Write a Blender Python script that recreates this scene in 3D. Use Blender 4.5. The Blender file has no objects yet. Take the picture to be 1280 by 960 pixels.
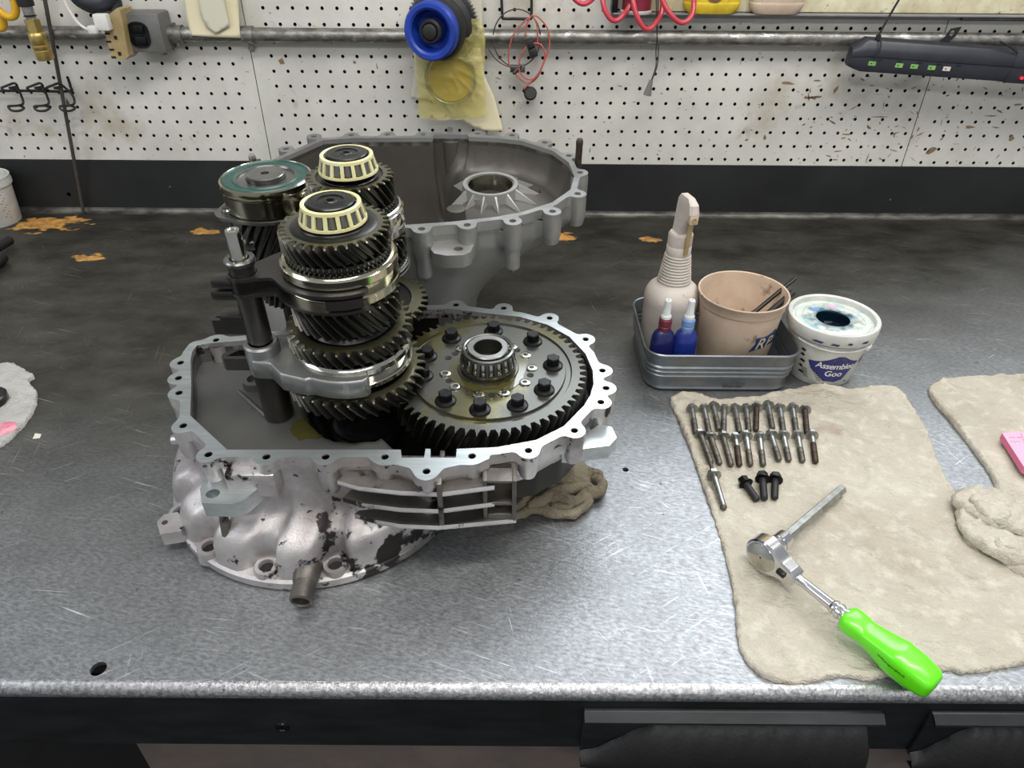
import bpy, bmesh, math, random
import numpy as np
from mathutils import Vector, Matrix, noise
from mathutils.geometry import delaunay_2d_cdt, tessellate_polygon

S = bpy.context.scene
COL = S.collection
PI = math.pi
random.seed(7)

# ------------------------------------------------------------------ camera
F = 887.0
PITCH = math.radians(35.2)
ROLL = math.radians(0.42)
H = 0.545
cd = bpy.data.cameras.new('camera'); cam = bpy.data.objects.new('camera', cd); COL.objects.link(cam)
cd.sensor_width = 36.0
cd.lens = 36.0 * F / 1280.0
cd.clip_start = 0.02
cam.matrix_world = Matrix.Translation((0, 0, H)) @ Matrix.Rotation(PI / 2 - PITCH, 4, 'X') @ Matrix.Rotation(ROLL, 4, 'Z')
S.camera = cam

# ------------------------------------------------------------------ light
w = bpy.data.worlds.new('workshop_light'); S.world = w; w.use_nodes = True
w.node_tree.nodes['Background'].inputs[0].default_value = (0.93, 0.96, 1.0, 1)
w.node_tree.nodes['Background'].inputs[1].default_value = 0.38

def area(name, loc, target, sx, sy, power, col):
    d = bpy.data.lights.new(name, 'AREA'); d.shape = 'RECTANGLE'; d.size = sx; d.size_y = sy
    d.energy = power; d.color = col
    o = bpy.data.objects.new(name, d); COL.objects.link(o)
    o.location = loc
    o.rotation_euler = (Vector(target) - Vector(loc)).to_track_quat('-Z', 'Y').to_euler()
    return o
area('ceiling_tube_light', (0.40, 0.34, 1.70), (0.25, 0.78, 0), 2.2, 0.10, 29, (1.0, 0.97, 0.92))
area('left_window_light', (-1.9, 0.10, 1.15), (-0.2, 0.55, 0.1), 0.9, 1.0, 9, (0.93, 0.96, 1.0))
area('front_fill_light', (0.3, -1.30, 1.75), (0.1, 0.7, 0.1), 2.4, 0.14, 20, (1.0, 0.98, 0.94))  # unseen fill lamp, added to brighten faces towards the camera
area('window_light', (0.95, 2.2, 2.0), (0.3, 0.6, 0), 2.2, 0.8, 44, (0.88, 0.94, 1.0))
S.view_settings.view_transform = 'Standard'
S.view_settings.look = 'None'
S.view_settings.exposure = 0.0
S.view_settings.gamma = 1.0
S.view_settings.use_curve_mapping = False

# ------------------------------------------------------------------ measuring: image point + known plane -> place in the room
_cr, _sr = math.cos(-ROLL), math.sin(-ROLL)
def ray(px, py):
    u = (px - 640) / F; v = (py - 480) / F
    u, v = u * _cr - v * _sr, u * _sr + v * _cr
    return (u, math.cos(PITCH) - v * math.sin(PITCH), -(math.sin(PITCH) + v * math.cos(PITCH)))
class Frame:
    """A tilted workpiece frame: tau about the X axis through (y=py, z=oz)."""
    def __init__(s, tau=0.0, py=0.0, oz=0.0):
        s.t = math.radians(tau); s.c, s.s = math.cos(s.t), math.sin(s.t); s.py = py; s.oz = oz
    def fwd(s, p):
        y = p[1] - s.py; z = p[2]
        return (p[0], s.py + y * s.c - z * s.s, s.oz + y * s.s + z * s.c)
    def _loc(s):
        y = -s.py; z = H - s.oz
        return (0, s.py + y * s.c + z * s.s, -y * s.s + z * s.c)
    def _dir(s, px, py):
        d = ray(px, py); return (d[0], d[1] * s.c + d[2] * s.s, -d[1] * s.s + d[2] * s.c)
    def at(s, px, py, z=0.0):
        o = s._loc(); d = s._dir(px, py); t = (z - o[2]) / d[2]
        return (o[0] + d[0] * t, o[1] + d[1] * t)
    def aty(s, px, py, y):
        o = s._loc(); d = s._dir(px, py); t = (y - o[1]) / d[1]
        return (o[0] + d[0] * t, o[2] + d[2] * t)
W = Frame()
G = Frame(3, 0.432, 0)            # the open gearbox half and all that stands in it
R = Frame(5, 0.85, 0.236)         # the other housing half
def at3(px, py, z): a = W.at(px, py, z); return Vector((a[0], a[1], z))
def aty3(px, py, y): a = W.aty(px, py, y); return Vector((a[0], y, a[1]))

# ------------------------------------------------------------------ materials
def lin(c): return tuple((x / 12.92 if x <= .04045 else ((x + .055) / 1.055) ** 2.4) for x in c)
def mat(name, col, rough=.5, metal=0., col2=None, s2=20., lo=.4, hi=.6, det=6., stretch=(1, 1, 1), rvar=0.,
        bump=0., bscale=200., spots=None, trans=0., alpha=1., emis=0., coat=0., ior=None, rot=0., extra=None):
    m = bpy.data.materials.new(name); m.use_nodes = True
    nt = m.node_tree; N = nt.nodes; Lk = nt.links
    b = N['Principled BSDF']
    tc = N.new('ShaderNodeTexCoord')
    def nz(scale, st=(1, 1, 1), detail=6., r=0., w=0.):
        mp = N.new('ShaderNodeMapping'); mp.inputs['Scale'].default_value = st; mp.inputs['Rotation'].default_value = (0, 0, r)
        mp.inputs['Location'].default_value = (w, w * .7, 0)
        n = N.new('ShaderNodeTexNoise'); n.inputs['Scale'].default_value = scale; n.inputs['Detail'].default_value = detail
        n.inputs['Roughness'].default_value = .6
        if r:
            mr_ = N.new('ShaderNodeMapping'); mr_.inputs['Rotation'].default_value = (0, 0, r); mp.inputs['Rotation'].default_value = (0, 0, 0)
            Lk.new(tc.outputs['Object'], mr_.inputs[0]); Lk.new(mr_.outputs[0], mp.inputs[0])
        else: Lk.new(tc.outputs['Object'], mp.inputs[0])
        Lk.new(mp.outputs[0], n.inputs[0]); return n.outputs[0]
    def ramp(src, a, z):
        r = N.new('ShaderNodeMapRange'); r.inputs[1].default_value = a; r.inputs[2].default_value = z
        Lk.new(src, r.inputs[0]); return r.outputs[0]
    def mix(fac, a, c):
        x = N.new('ShaderNodeMix'); x.data_type = 'RGBA'
        if fac is not None: Lk.new(fac, x.inputs[0])
        for s, v in ((6, a), (7, c)):
            if isinstance(v, tuple): x.inputs[s].default_value = v + (1,)
            else: Lk.new(v, x.inputs[s])
        return x.outputs[2]
    c = lin(col); out = c; rsrc = None
    if col2:
        fac = ramp(nz(s2, stretch, det, rot), lo, hi); out = mix(fac, c, lin(col2)); rsrc = fac
    for i, sp in enumerate(spots or []):
        f = ramp(nz(sp[1], sp[4] if len(sp) > 4 else (1, 1, 1), 8., sp[5] if len(sp) > 5 else 0., i * 3.1 + 1), sp[2], sp[3])
        out = mix(f, out, lin(sp[0]))
    if extra: out, rsrc = extra(N, Lk, tc, nz, ramp, mix, out, b, rsrc)
    if isinstance(out, tuple): b.inputs['Base Color'].default_value = out + (1,)
    else: Lk.new(out, b.inputs['Base Color'])
    b.inputs['Roughness'].default_value = rough; b.inputs['Metallic'].default_value = metal
    if rvar and rsrc is not None:
        r = N.new('ShaderNodeMapRange'); r.inputs[3].default_value = rough; r.inputs[4].default_value = rough + rvar
        Lk.new(rsrc, r.inputs[0]); Lk.new(r.outputs[0], b.inputs['Roughness'])
    if trans: b.inputs['Transmission Weight'].default_value = trans
    if alpha < 1: b.inputs['Alpha'].default_value = alpha
    if ior: b.inputs['IOR'].default_value = ior
    if coat: b.inputs['Coat Weight'].default_value = coat; b.inputs['Coat Roughness'].default_value = .12
    if emis: b.inputs['Emission Color'].default_value = lin(col) + (1,); b.inputs['Emission Strength'].default_value = emis
    if bump:
        bn = N.new('ShaderNodeBump'); bn.inputs['Strength'].default_value = bump; bn.inputs['Distance'].default_value = .002
        Lk.new(nz(bscale), bn.inputs['Height']); Lk.new(bn.outputs[0], b.inputs['Normal'])
    return m

def bench_extra(N, Lk, tc, nz, ramp, mix, out, b, rsrc):
    def math_(op, a, c=None, d=None):
        x = N.new('ShaderNodeMath'); x.operation = op
        for i, v in enumerate((a, c, d)):
            if v is None: continue
            if isinstance(v, (int, float)): x.inputs[i].default_value = v
            else: Lk.new(v, x.inputs[i])
        return x.outputs[0]
    sep = N.new('ShaderNodeSeparateXYZ'); Lk.new(tc.outputs['Object'], sep.inputs[0])
    X, Y = sep.outputs[0], sep.outputs[1]
    # mill-scale patina left at the back and left, worn bright where people work
    d = math_('ADD', math_('MULTIPLY', Y, 1.0), math_('MULTIPLY', X, -0.33))
    d = math_('ADD', d, math_('MULTIPLY', nz(3.5, (1, 1.6, 1)), .36))
    pat = ramp(d, .68, 1.12)
    worn = mix(ramp(nz(12, (1, 1.2, 1), 12.), .3, .7), lin((.60, .61, .62)), lin((.70, .71, .72)))
    worn = mix(ramp(nz(160, (1, 2.2, 1), 8., .2), .35, .65), worn, lin((.50, .51, .52)))
    worn = mix(ramp(nz(300, (1, 2.5, 1), 10., .5, 3), .60, .74), worn, lin((.82, .83, .84)))
    dark = mix(ramp(nz(9, (1, 1.8, 1), 8., 0, 4), .35, .65), lin((.20, .195, .175)), lin((.335, .33, .305)))
    out = mix(pat, worn, dark)
    # fine bright scratches in several directions
    tot = None
    for i, (r, st, lo_) in enumerate(((.35, (9, 420, 1), .63), (-.6, (12, 520, 1), .64), (1.35, (10, 460, 1), .66), (.08, (9, 600, 1), .64), (.9, (12, 480, 1), .66))):
        f = ramp(nz(1.0, st, 3., r, i * 2.3), lo_, lo_ + .05)
        msk = ramp(nz(14, (1, 1, 1), 3., 0, i * 5.1 + 2), .48, .66)
        f = math_('MULTIPLY', f, msk)
        tot = f if tot is None else math_('MAXIMUM', tot, f)
    tot = math_('MULTIPLY', tot, math_('SUBTRACT', 1.0, math_('MULTIPLY', pat, .75)))
    out = mix(math_('MULTIPLY', tot, .9), out, lin((.93, .94, .95)))
    # dark ring stains and specks
    f = ramp(nz(70, (1, 1, 1), 8., 0, 9), .66, .72); out = mix(math_('MULTIPLY', f, .6), out, lin((.22, .2, .18)))
    # flash rust
    rust = None
    for (cx, cy, rr) in RUST:
        dd = N.new('ShaderNodeVectorMath'); dd.operation = 'DISTANCE'
        sc = N.new('ShaderNodeVectorMath'); sc.operation = 'MULTIPLY'; sc.inputs[1].default_value = (.62, 1, 0)
        Lk.new(tc.outputs['Object'], sc.inputs[0]); Lk.new(sc.outputs[0], dd.inputs[0]); dd.inputs[1].default_value = (cx * .62, cy, 0)
        f = math_('ADD', math_('DIVIDE', dd.outputs['Value'], rr), math_('MULTIPLY', math_('SUBTRACT', nz(26, (1, 1.6, 1), 8., 0, 3), .5), 4.2))
        f = ramp(f, 1.0, .72); rust = f if rust is None else math_('MAXIMUM', rust, f)
    rc = mix(ramp(nz(50, (1, 1, 1), 5.), .4, .65), lin((.86, .63, .33)), lin((.58, .44, .26)))
    out = mix(rust, out, rc)
    mtl = math_('MULTIPLY', math_('SUBTRACT', 1.0, math_('MULTIPLY', pat, .35)), math_('SUBTRACT', 1.0, rust))
    Lk.new(math_('MULTIPLY', mtl, .85), b.inputs['Metallic'])
    return out, ramp(nz(60, (1, 1.3, 1), 10.), .2, .8)
RUST = [tuple(W.at(px, py, 0)) + (r,) for px, py, r in ((62, 279, .036), (112, 322, .017), (258, 290, .017), (690, 297, .026), (812, 300, .012), (120, 262, .010))]

def goo_extra(N, Lk, tc, nz, ramp, mix, out, b, rsrc):
    # blue-green grease smears, thickest around the opening in the middle of the lid
    fl_ = N.new('ShaderNodeVectorMath'); fl_.operation = 'MULTIPLY'; fl_.inputs[1].default_value = (1, 1, 0); Lk.new(tc.outputs['Object'], fl_.inputs[0])
    ln = N.new('ShaderNodeVectorMath'); ln.operation = 'LENGTH'; Lk.new(fl_.outputs[0], ln.inputs[0])
    a = N.new('ShaderNodeMath'); a.operation = 'MULTIPLY_ADD'; a.inputs[1].default_value = .055; Lk.new(nz(75, (1, 1, 1), 8.), a.inputs[0]); Lk.new(ln.outputs['Value'], a.inputs[2])
    out = mix(ramp(a.outputs[0], .064, .046), out, lin((.10, .30, .38)))
    return out, rsrc

M = {}
M['bench'] = mat('bench_steel', (.5, .5, .5), .38, .8, rvar=.16, bump=.16, bscale=330, extra=bench_extra)
M['bench_dark'] = mat('bench_paint_and_shade', (.17, .18, .19), .42, .35, (.11, .115, .12), 14, .35, .65, bump=.06, bscale=90, stretch=(1, 3, 3))  # dark paint; on the front lip it also stands in for shade
M['bench_edge'] = mat('worn_rounded_edge', (.74, .74, .75), .33, .9, (.50, .50, .51), 260, .35, .65, bump=.3, bscale=420)
M['bend'] = mat('dull_rear_bend', (.50, .49, .47), .5, .6, (.24, .235, .22), 60, .35, .65, stretch=(.3, 1, 1), bump=.1, bscale=200)
M['splash'] = mat('backsplash_steel', (.19, .195, .20), .48, .3, (.14, .145, .15), 8, .3, .7, bump=.05, bscale=60, spots=[((.5, .5, .5), 120, .74, .78)])
M['peg'] = mat('pegboard_paint', (.845, .84, .81), .62, 0, (.755, .75, .72), 9, .35, .7, bump=.05, bscale=120,
    spots=[((.45, .42, .38), 60, .68, .76), ((.36, .30, .25), 34, .70, .74, (1, .45, .45)), ((.25, .24, .22), 130, .69, .73), ((.33, .31, .28), 70, .68, .72, (1, .35, 2.4)), ((.56, .53, .48), 16, .64, .78), ((.62, .58, .48), 5, .62, .8)])
M['hardboard'] = mat('hardboard_core', (.16, .12, .09), .9)
M['void'] = mat('dark_backing', (.07, .065, .06), .9)
M['galv'] = mat('galvanised_pipe', (.62, .62, .60), .42, .8, (.42, .41, .39), 50, .35, .65, bump=.25, bscale=150, stretch=(1, 2, 2), spots=[((.83, .83, .81), 70, .6, .68, (.5, 1, 1))])
M['alu_face'] = mat('machined_aluminium', (.80, .83, .83), .30, .9, (.68, .70, .70), 60, .3, .7, stretch=(.3, 2, 1), rvar=.12)
M['alu_cast'] = mat('cast_aluminium', (.83, .82, .82), .36, .75, (.66, .64, .64), 11, .35, .65, bump=.18, bscale=420, rvar=.15,
    spots=[((.50, .48, .47), 8, .50, .70), ((.19, .18, .175), 20, .585, .61), ((.24, .23, .22), 75, .64, .67)])
M['alu_dark'] = mat('dark_mottled_casting', (.50, .485, .46), .45, .75, (.36, .345, .33), 14, .35, .65, bump=.2, bscale=360, spots=[((.13, .12, .115), 24, .60, .66)])  # darker, mottled version of the casting colour
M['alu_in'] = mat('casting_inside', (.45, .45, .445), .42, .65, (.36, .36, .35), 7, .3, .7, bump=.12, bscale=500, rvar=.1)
M['alu_rear'] = mat('grey_casting', (.68, .68, .67), .5, .65, (.58, .58, .57), 10, .3, .7, bump=.15, bscale=420)
M['alu_rear_face'] = mat('grey_machined_casting', (.64, .645, .64), .4, .8, (.52, .525, .52), 30, .3, .7, bump=.06, bscale=300)
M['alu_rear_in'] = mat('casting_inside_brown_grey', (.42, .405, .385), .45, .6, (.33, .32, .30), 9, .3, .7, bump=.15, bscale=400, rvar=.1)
M['gear'] = mat('oily_gear_steel', (.37, .37, .355), .26, .95, (.28, .275, .25), 25, .3, .7, rvar=.15)
M['gear_face'] = mat('oily_gear_face', (.44, .43, .34), .30, .85, (.34, .33, .25), 18, .3, .7, rvar=.12, coat=.4, bump=.05, bscale=200)
M['ring_face'] = mat('ring_gear_face', (.33, .33, .31), .34, .75, (.37, .355, .24), 13, .50, .62, rvar=-.14, coat=.3)
M['steel'] = mat('polished_steel', (.80, .80, .78), .14, 1., (.68, .67, .62), 30, .3, .7)
M['steel_gold'] = mat('oiled_polished_steel', (.78, .77, .71), .15, 1., (.64, .62, .52), 14, .3, .7, stretch=(1, 1, .3))
M['steel_mid'] = mat('ground_steel', (.56, .56, .55), .28, .95, (.42, .42, .41), 40, .3, .7)
M['steel_dark'] = mat('dark_steel', (.26, .26, .255), .30, .9, (.19, .19, .185), 20, .3, .7)
M['fork_dark'] = mat('dark_fork_steel', (.36, .35, .34), .33, .9, (.28, .275, .27), 25, .3, .7, bump=.06, bscale=200)
M['black'] = mat('black_oxide', (.10, .105, .11), .32, .7, (.15, .15, .155), 60, .4, .6)
M['hole'] = mat('bore_dark', (.04, .04, .04), .6)
M['cage'] = mat('cream_nylon_cage', (.86, .85, .70), .35, 0, (.80, .77, .52), 60, .3, .7)
M['seal'] = mat('green_seal_rubber', (.10, .26, .235), .35, 0, (.22, .31, .28), 60, .5, .7)
M['zinc'] = mat('zinc_bolt', (.70, .71, .70), .33, .9, (.52, .52, .50), 120, .3, .7)
M['thread'] = mat('dirty_thread', (.48, .465, .43), .5, .8, (.33, .31, .28), 150, .35, .65)
M['brownbolt'] = mat('stained_bolt', (.36, .31, .27), .55, .7, (.25, .21, .18), 150, .35, .65)
M['oil'] = mat('pooled_gear_oil', (.27, .26, .13), .08, 0, coat=.8)
def cloth_extra(N, Lk, tc, nz, ramp, mix, out, b, rsrc):
    wv = N.new('ShaderNodeTexWave'); wv.inputs['Scale'].default_value = 190; wv.inputs['Distortion'].default_value = 3; wv.inputs['Detail'].default_value = 3; wv.bands_direction = 'DIAGONAL'
    Lk.new(tc.outputs['Object'], wv.inputs[0])
    bn = N.new('ShaderNodeBump'); bn.inputs['Strength'].default_value = .55; bn.inputs['Distance'].default_value = .0016
    ad = N.new('ShaderNodeMath'); ad.operation = 'ADD'; q_ = N.new('ShaderNodeMath'); q_.operation = 'MULTIPLY'; q_.inputs[1].default_value = .35; Lk.new(wv.outputs[1], q_.inputs[0]); Lk.new(q_.outputs[0], ad.inputs[0])
    ad3 = N.new('ShaderNodeMath'); ad3.operation = 'MULTIPLY'; ad3.inputs[1].default_value = 42.; Lk.new(nz(24, (1, 1.8, 1), 7., .3, 3.), ad3.inputs[0]); ad4 = N.new('ShaderNodeMath'); ad4.operation = 'ADD'; Lk.new(ad.outputs[0], ad4.inputs[0]); Lk.new(ad3.outputs[0], ad4.inputs[1])
    ad2 = N.new('ShaderNodeMath'); ad2.operation = 'MULTIPLY'; ad2.inputs[1].default_value = 4.; Lk.new(nz(120, (1, 1, 1), 9.), ad2.inputs[0]); Lk.new(ad2.outputs[0], ad.inputs[1])
    Lk.new(ad4.outputs[0], bn.inputs['Height']); Lk.new(bn.outputs[0], b.inputs['Normal'])
    return out, rsrc
M['rag'] = mat('cotton_rag', (.80, .775, .715), .95, 0, (.70, .665, .60), 7, .3, .7, spots=[((.56, .49, .41), 9, .60, .80), ((.86, .84, .78), 60, .5, .8), ((.45, .33, .28), 14, .76, .80)], extra=cloth_extra)
M['rag_dirty'] = mat('dirty_cotton_rag', (.62, .58, .50), .95, 0, (.47, .43, .36), 14, .3, .7, extra=cloth_extra)
M['rag_white'] = mat('white_shop_rag', (.80, .79, .77), .95, 0, (.66, .65, .64), 10, .3, .7, extra=cloth_extra)
M['pink_stain'] = mat('pink_dye', (.78, .42, .50), .9, 0, (.86, .62, .66), 60, .4, .6)
M['green'] = mat('lime_plastic', (.40, .90, .10), .28, 0, coat=.3)
M['chrome'] = mat('chrome', (.84, .84, .85), .17, 1.)
M['tin'] = mat('zinc_tin', (.52, .54, .56), .36, .75, (.46, .48, .50), 60, .3, .7)
M['bottle_white'] = mat('grimy_white_plastic', (.80, .77, .74), .5, 0, (.70, .66, .62), 16, .3, .7, spots=[((.52, .46, .40), 40, .62, .72)])
M['tub'] = mat('grimy_cream_plastic', (.84, .76, .67), .5, 0, (.72, .63, .55), 18, .3, .7, spots=[((.50, .40, .33), 42, .60, .70), ((.30, .22, .18), 26, .68, .74, (1, 1, .3))])
M['white'] = mat('white_plastic', (.83, .835, .81), .45, 0, (.71, .715, .70), 24, .4, .7, spots=[((.35, .45, .50), 30, .68, .74)])
M['goo_lid'] = mat('smeared_lid', (.82, .84, .80), .4, 0, (.52, .68, .72), 45, .45, .7, extra=goo_extra)
M['goo'] = mat('dark_blue_grease', (.03, .10, .15), .12, 0, coat=.6)
M['navy'] = mat('navy_print', (.16, .17, .43), .5)
M['ink'] = mat('black_print', (.10, .10, .11), .6)
M['teal_ink'] = mat('dark_blue_print', (.12, .22, .36), .55)
M['white_print'] = mat('white_print', (.90, .90, .90), .5)
M['brown_print'] = mat('brown_print', (.45, .30, .24), .5)
M['blue_bottle'] = mat('blue_plastic_bottle', (.12, .20, .55), .3, 0, (.09, .12, .38), 30, .3, .7, coat=.3)
M['navy_bottle'] = mat('dark_blue_plastic_bottle', (.10, .13, .38), .35, 0, (.08, .09, .25), 30, .3, .7, coat=.3)
M['clear_tip'] = mat('frosted_tip', (.82, .84, .84), .35, 0)
M['red_tip'] = mat('red_stained_collar', (.42, .16, .22), .4, 0)
M['blue_collar'] = mat('blue_stained_collar', (.45, .58, .78), .35, 0)
M['brass'] = mat('brass', (.82, .74, .46), .38, .9, (.70, .60, .36), 40, .3, .7)
M['brown_plastic'] = mat('yellowed_plug_plastic', (.70, .63, .46), .5, 0, (.58, .50, .34), 30, .3, .7)
M['cord_white'] = mat('white_cord', (.85, .85, .83), .5)
M['grey_box'] = mat('grey_cast_box', (.47, .47, .46), .5, .3, (.40, .40, .395), 30, .3, .7)
M['rubber'] = mat('black_rubber', (.10, .10, .105), .55, 0, (.15, .15, .155), 30, .3, .7)
M['rod'] = mat('grimy_rod', (.36, .34, .32), .5, .4, (.28, .26, .25), 60, .3, .7)
M['yellow'] = mat('yellow_plastic', (.90, .78, .20), .45, 0, (.74, .62, .16), 18, .5, .7)
M['orange_hose'] = mat('yellow_hose', (.86, .66, .14), .35, 0)
M['red_hose'] = mat('red_hose', (.80, .28, .33), .25, 0, (.72, .22, .27), 20, .3, .7, coat=.4)
M['redcap'] = mat('maroon_plastic', (.48, .12, .20), .45)
M['red_wire'] = mat('red_wire', (.72, .36, .32), .5)
M['blue'] = mat('blue_plastic', (.13, .26, .66), .38, 0, (.10, .20, .52), 30, .4, .7)
M['paper'] = mat('cream_paper', (.88, .85, .73), .9, 0, (.84, .80, .66), 8, .3, .7)
M['paper2'] = mat('grey_cream_envelope', (.80, .79, .72), .9)
M['pink'] = mat('pink_paper', (.92, .66, .76), .8)
M['pink_edge'] = mat('pink_paper_edge', (.86, .46, .60), .8)
M['bag'] = mat('yellow_poly_bag', (.86, .82, .52), .14, 0, (.80, .75, .38), 20, .3, .7, alpha=.36, coat=.8, bump=1.6, bscale=45)
M['bar'] = mat('dark_tool_plastic', (.17, .18, .21), .42, .1, (.21, .22, .25), 30, .3, .7)
M['sticker'] = mat('green_sticker', (.50, .70, .38), .6)
M['sticker2'] = mat('pale_sticker', (.84, .80, .76), .6)
M['led'] = mat('red_led', (1., .10, .15), .4, emis=4.)
M['shelf'] = mat('worn_cream_board', (.92, .90, .79), .6, 0, (.78, .74, .60), 30, .3, .7, spots=[((.50, .45, .36), 90, .62, .7)])
M['steel_strip'] = mat('grey_painted_strip', (.60, .60, .59), .5, .3, (.50, .50, .50), 20, .3, .7)
M['tag'] = mat('grey_connector', (.45, .44, .42), .5)
M['cab'] = mat('brown_grey_panel', (.40, .36, .34), .6, 0, (.34, .31, .30), 30, .3, .7, spots=[((.20, .17, .15), 60, .68, .72)])
M['floor'] = mat('dark_floor', (.16, .15, .145), .8, 0, (.10, .10, .095), 12, .3, .7)
M['pit'] = mat('oily_shaded_casting', (.17, .165, .14), .3, .5, (.10, .10, .085), 12, .3, .7)  # oily tone, darkened to stand in for shade below the ring gear
M['pull'] = mat('black_curled_sheet', (.07, .07, .075), .5, .1, (.10, .10, .105), 40, .3, .7, bump=.2, bscale=300)
M['chip'] = mat('bare_hardboard_chip', (.46, .37, .30), .8, 0, (.56, .47, .38), 60, .3, .7)
M['amber'] = mat('amber_bag_inner', (.72, .60, .16), .3, 0, (.62, .50, .12), 14, .3, .7)

# ------------------------------------------------------------------ mesh helpers
def BM(): return bmesh.new()
def finish(name, bm, m, parent=None, smooth=True, ang=32, mats=None):
    me = bpy.data.meshes.new(name)
    bmesh.ops.remove_doubles(bm, verts=bm.verts, dist=1e-6)
    bmesh.ops.recalc_face_normals(bm, faces=bm.faces)
    bm.to_mesh(me); bm.free()
    me.materials.append(M[m] if isinstance(m, str) else m)
    for x in (mats or []): me.materials.append(M[x])
    if smooth:
        me.polygons.foreach_set('use_smooth', [True] * len(me.polygons))
        me.set_sharp_from_angle(angle=math.radians(ang))
    o = bpy.data.objects.new(name, me); COL.objects.link(o)
    if parent is not None: o.parent = parent
    return o
def tag(o, label, cat, group=None, kind=None):
    o['label'] = label; o['category'] = cat
    if group: o['group'] = group
    if kind: o['kind'] = kind
    return o
def thing(name, label, cat, loc=(0, 0, 0), rot=(0, 0, 0), group=None, frame=None):
    o = bpy.data.objects.new(name, None); COL.objects.link(o); o.empty_display_size = .01
    if frame:
        o.location = frame.fwd(loc); o.rotation_euler = (frame.t, 0, rot[2])
        if rot[2]: o.rotation_euler = (Matrix.Rotation(frame.t, 3, 'X') @ Matrix.Rotation(rot[2], 3, 'Z')).to_euler()
    else: o.location = loc; o.rotation_euler = rot
    tag(o, label, cat, group); return o
def copy_tree(o, parent=None):
    c = o.copy(); COL.objects.link(c); c.parent = parent
    for ch in list(o.children): copy_tree(ch, c)
    return c
def rings(bm, rs, closed=True, cap0=False, cap1=False, mi=0):
    """rs: list of rings (lists of 3D points of equal count), bridged with quads"""
    V = [[bm.verts.new(p) for p in r] for r in rs]
    n = len(V[0])
    for a, b in zip(V, V[1:]):
        for i in range(n if closed else n - 1):
            j = (i + 1) % n
            try:
                f = bm.faces.new((a[i], a[j], b[j], b[i])); f.material_index = mi
            except ValueError: pass
    if cap0: bm.faces.new(V[0][::-1]).material_index = mi
    if cap1: bm.faces.new(V[-1]).material_index = mi
    return V
def circ(r, z, n=32, c=(0, 0), a0=0.): return [(c[0] + r * math.cos(a0 + 2 * PI * i / n), c[1] + r * math.sin(a0 + 2 * PI * i / n), z) for i in range(n)]
def lathe(bm, prof, n=40, c=(0, 0), cap0=False, cap1=False, mi=0):
    return rings(bm, [circ(max(r, 1e-5), z, n, c) for r, z in prof], True, cap0, cap1, mi)
def xf(bm, mtx, verts=None): bmesh.ops.transform(bm, matrix=mtx, verts=verts or bm.verts)
def box(bm, x0, x1, y0, y1, z0, z1, mtx=None, bev=0.):
    b2 = bmesh.new(); bmesh.ops.create_cube(b2, size=1)
    bmesh.ops.scale(b2, vec=(x1 - x0, y1 - y0, z1 - z0), verts=b2.verts)
    if bev: bmesh.ops.bevel(b2, geom=b2.edges[:], offset=bev, segments=2, affect='EDGES', profile=.5)
    bmesh.ops.translate(b2, vec=((x0 + x1) / 2, (y0 + y1) / 2, (z0 + z1) / 2), verts=b2.verts)
    if mtx: bmesh.ops.transform(b2, matrix=mtx, verts=b2.verts)
    merge(bm, b2)
def merge(bm, b2):
    me = bpy.data.meshes.new('t'); b2.to_mesh(me); b2.free(); bm.from_mesh(me); bpy.data.meshes.remove(me)
def axis_m(p, d, up=None):
    """matrix with local Z along d, origin p"""
    d = Vector(d).normalized(); q = d.to_track_quat('Z', 'Y')
    return Matrix.Translation(p) @ q.to_matrix().to_4x4()
def cyl(bm, p, q, r, r2=None, n=24, cap=True):
    p = Vector(p); q = Vector(q); L = (q - p).length; m = axis_m(p, q - p)
    b2 = bmesh.new(); rings(b2, [circ(r, 0, n), circ(r if r2 is None else r2, L, n)], True, cap, cap)
    bmesh.ops.transform(b2, matrix=m, verts=b2.verts); merge(bm, b2)
def catmull(P, k=8, closed=False):
    P = [Vector(p) for p in P]; out = []; n = len(P)
    for i in range(n if closed else n - 1):
        a = P[(i - 1) % n] if closed or i > 0 else P[0]; b = P[i]; c = P[(i + 1) % n]; d = P[(i + 2) % n] if closed or i + 2 < n else P[-1]
        for j in range(k):
            t = j / k
            out.append(.5 * ((2 * b) + (c - a) * t + (2 * a - 5 * b + 4 * c - d) * t * t + (3 * b - 3 * c + d - a) * t ** 3))
    if not closed: out.append(P[-1])
    return out
def tube(bm, P, r, n=10, k=8, closed=False, smooth=True):
    pts = catmull(P, k, closed) if smooth else [Vector(p) for p in P]
    rad = r if callable(r) else (lambda t: r)
    R_ = []; prev = None
    for i, p in enumerate(pts):
        a = pts[i - 1] if i > 0 else (pts[-1] if closed else p); b = pts[(i + 1) % len(pts)] if (closed or i + 1 < len(pts)) else p
        t = (b - a).normalized()
        if prev is None: u = t.orthogonal().normalized()
        else: u = (prev - t * prev.dot(t)).normalized()
        prev = u; v = t.cross(u); rr = rad(i / max(1, len(pts) - 1))
        R_.append([p + (u * math.cos(2 * PI * j / n) + v * math.sin(2 * PI * j / n)) * rr for j in range(n)])
    if closed: R_.append(R_[0])
    rings(bm, R_, True, not closed, not closed)
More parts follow.
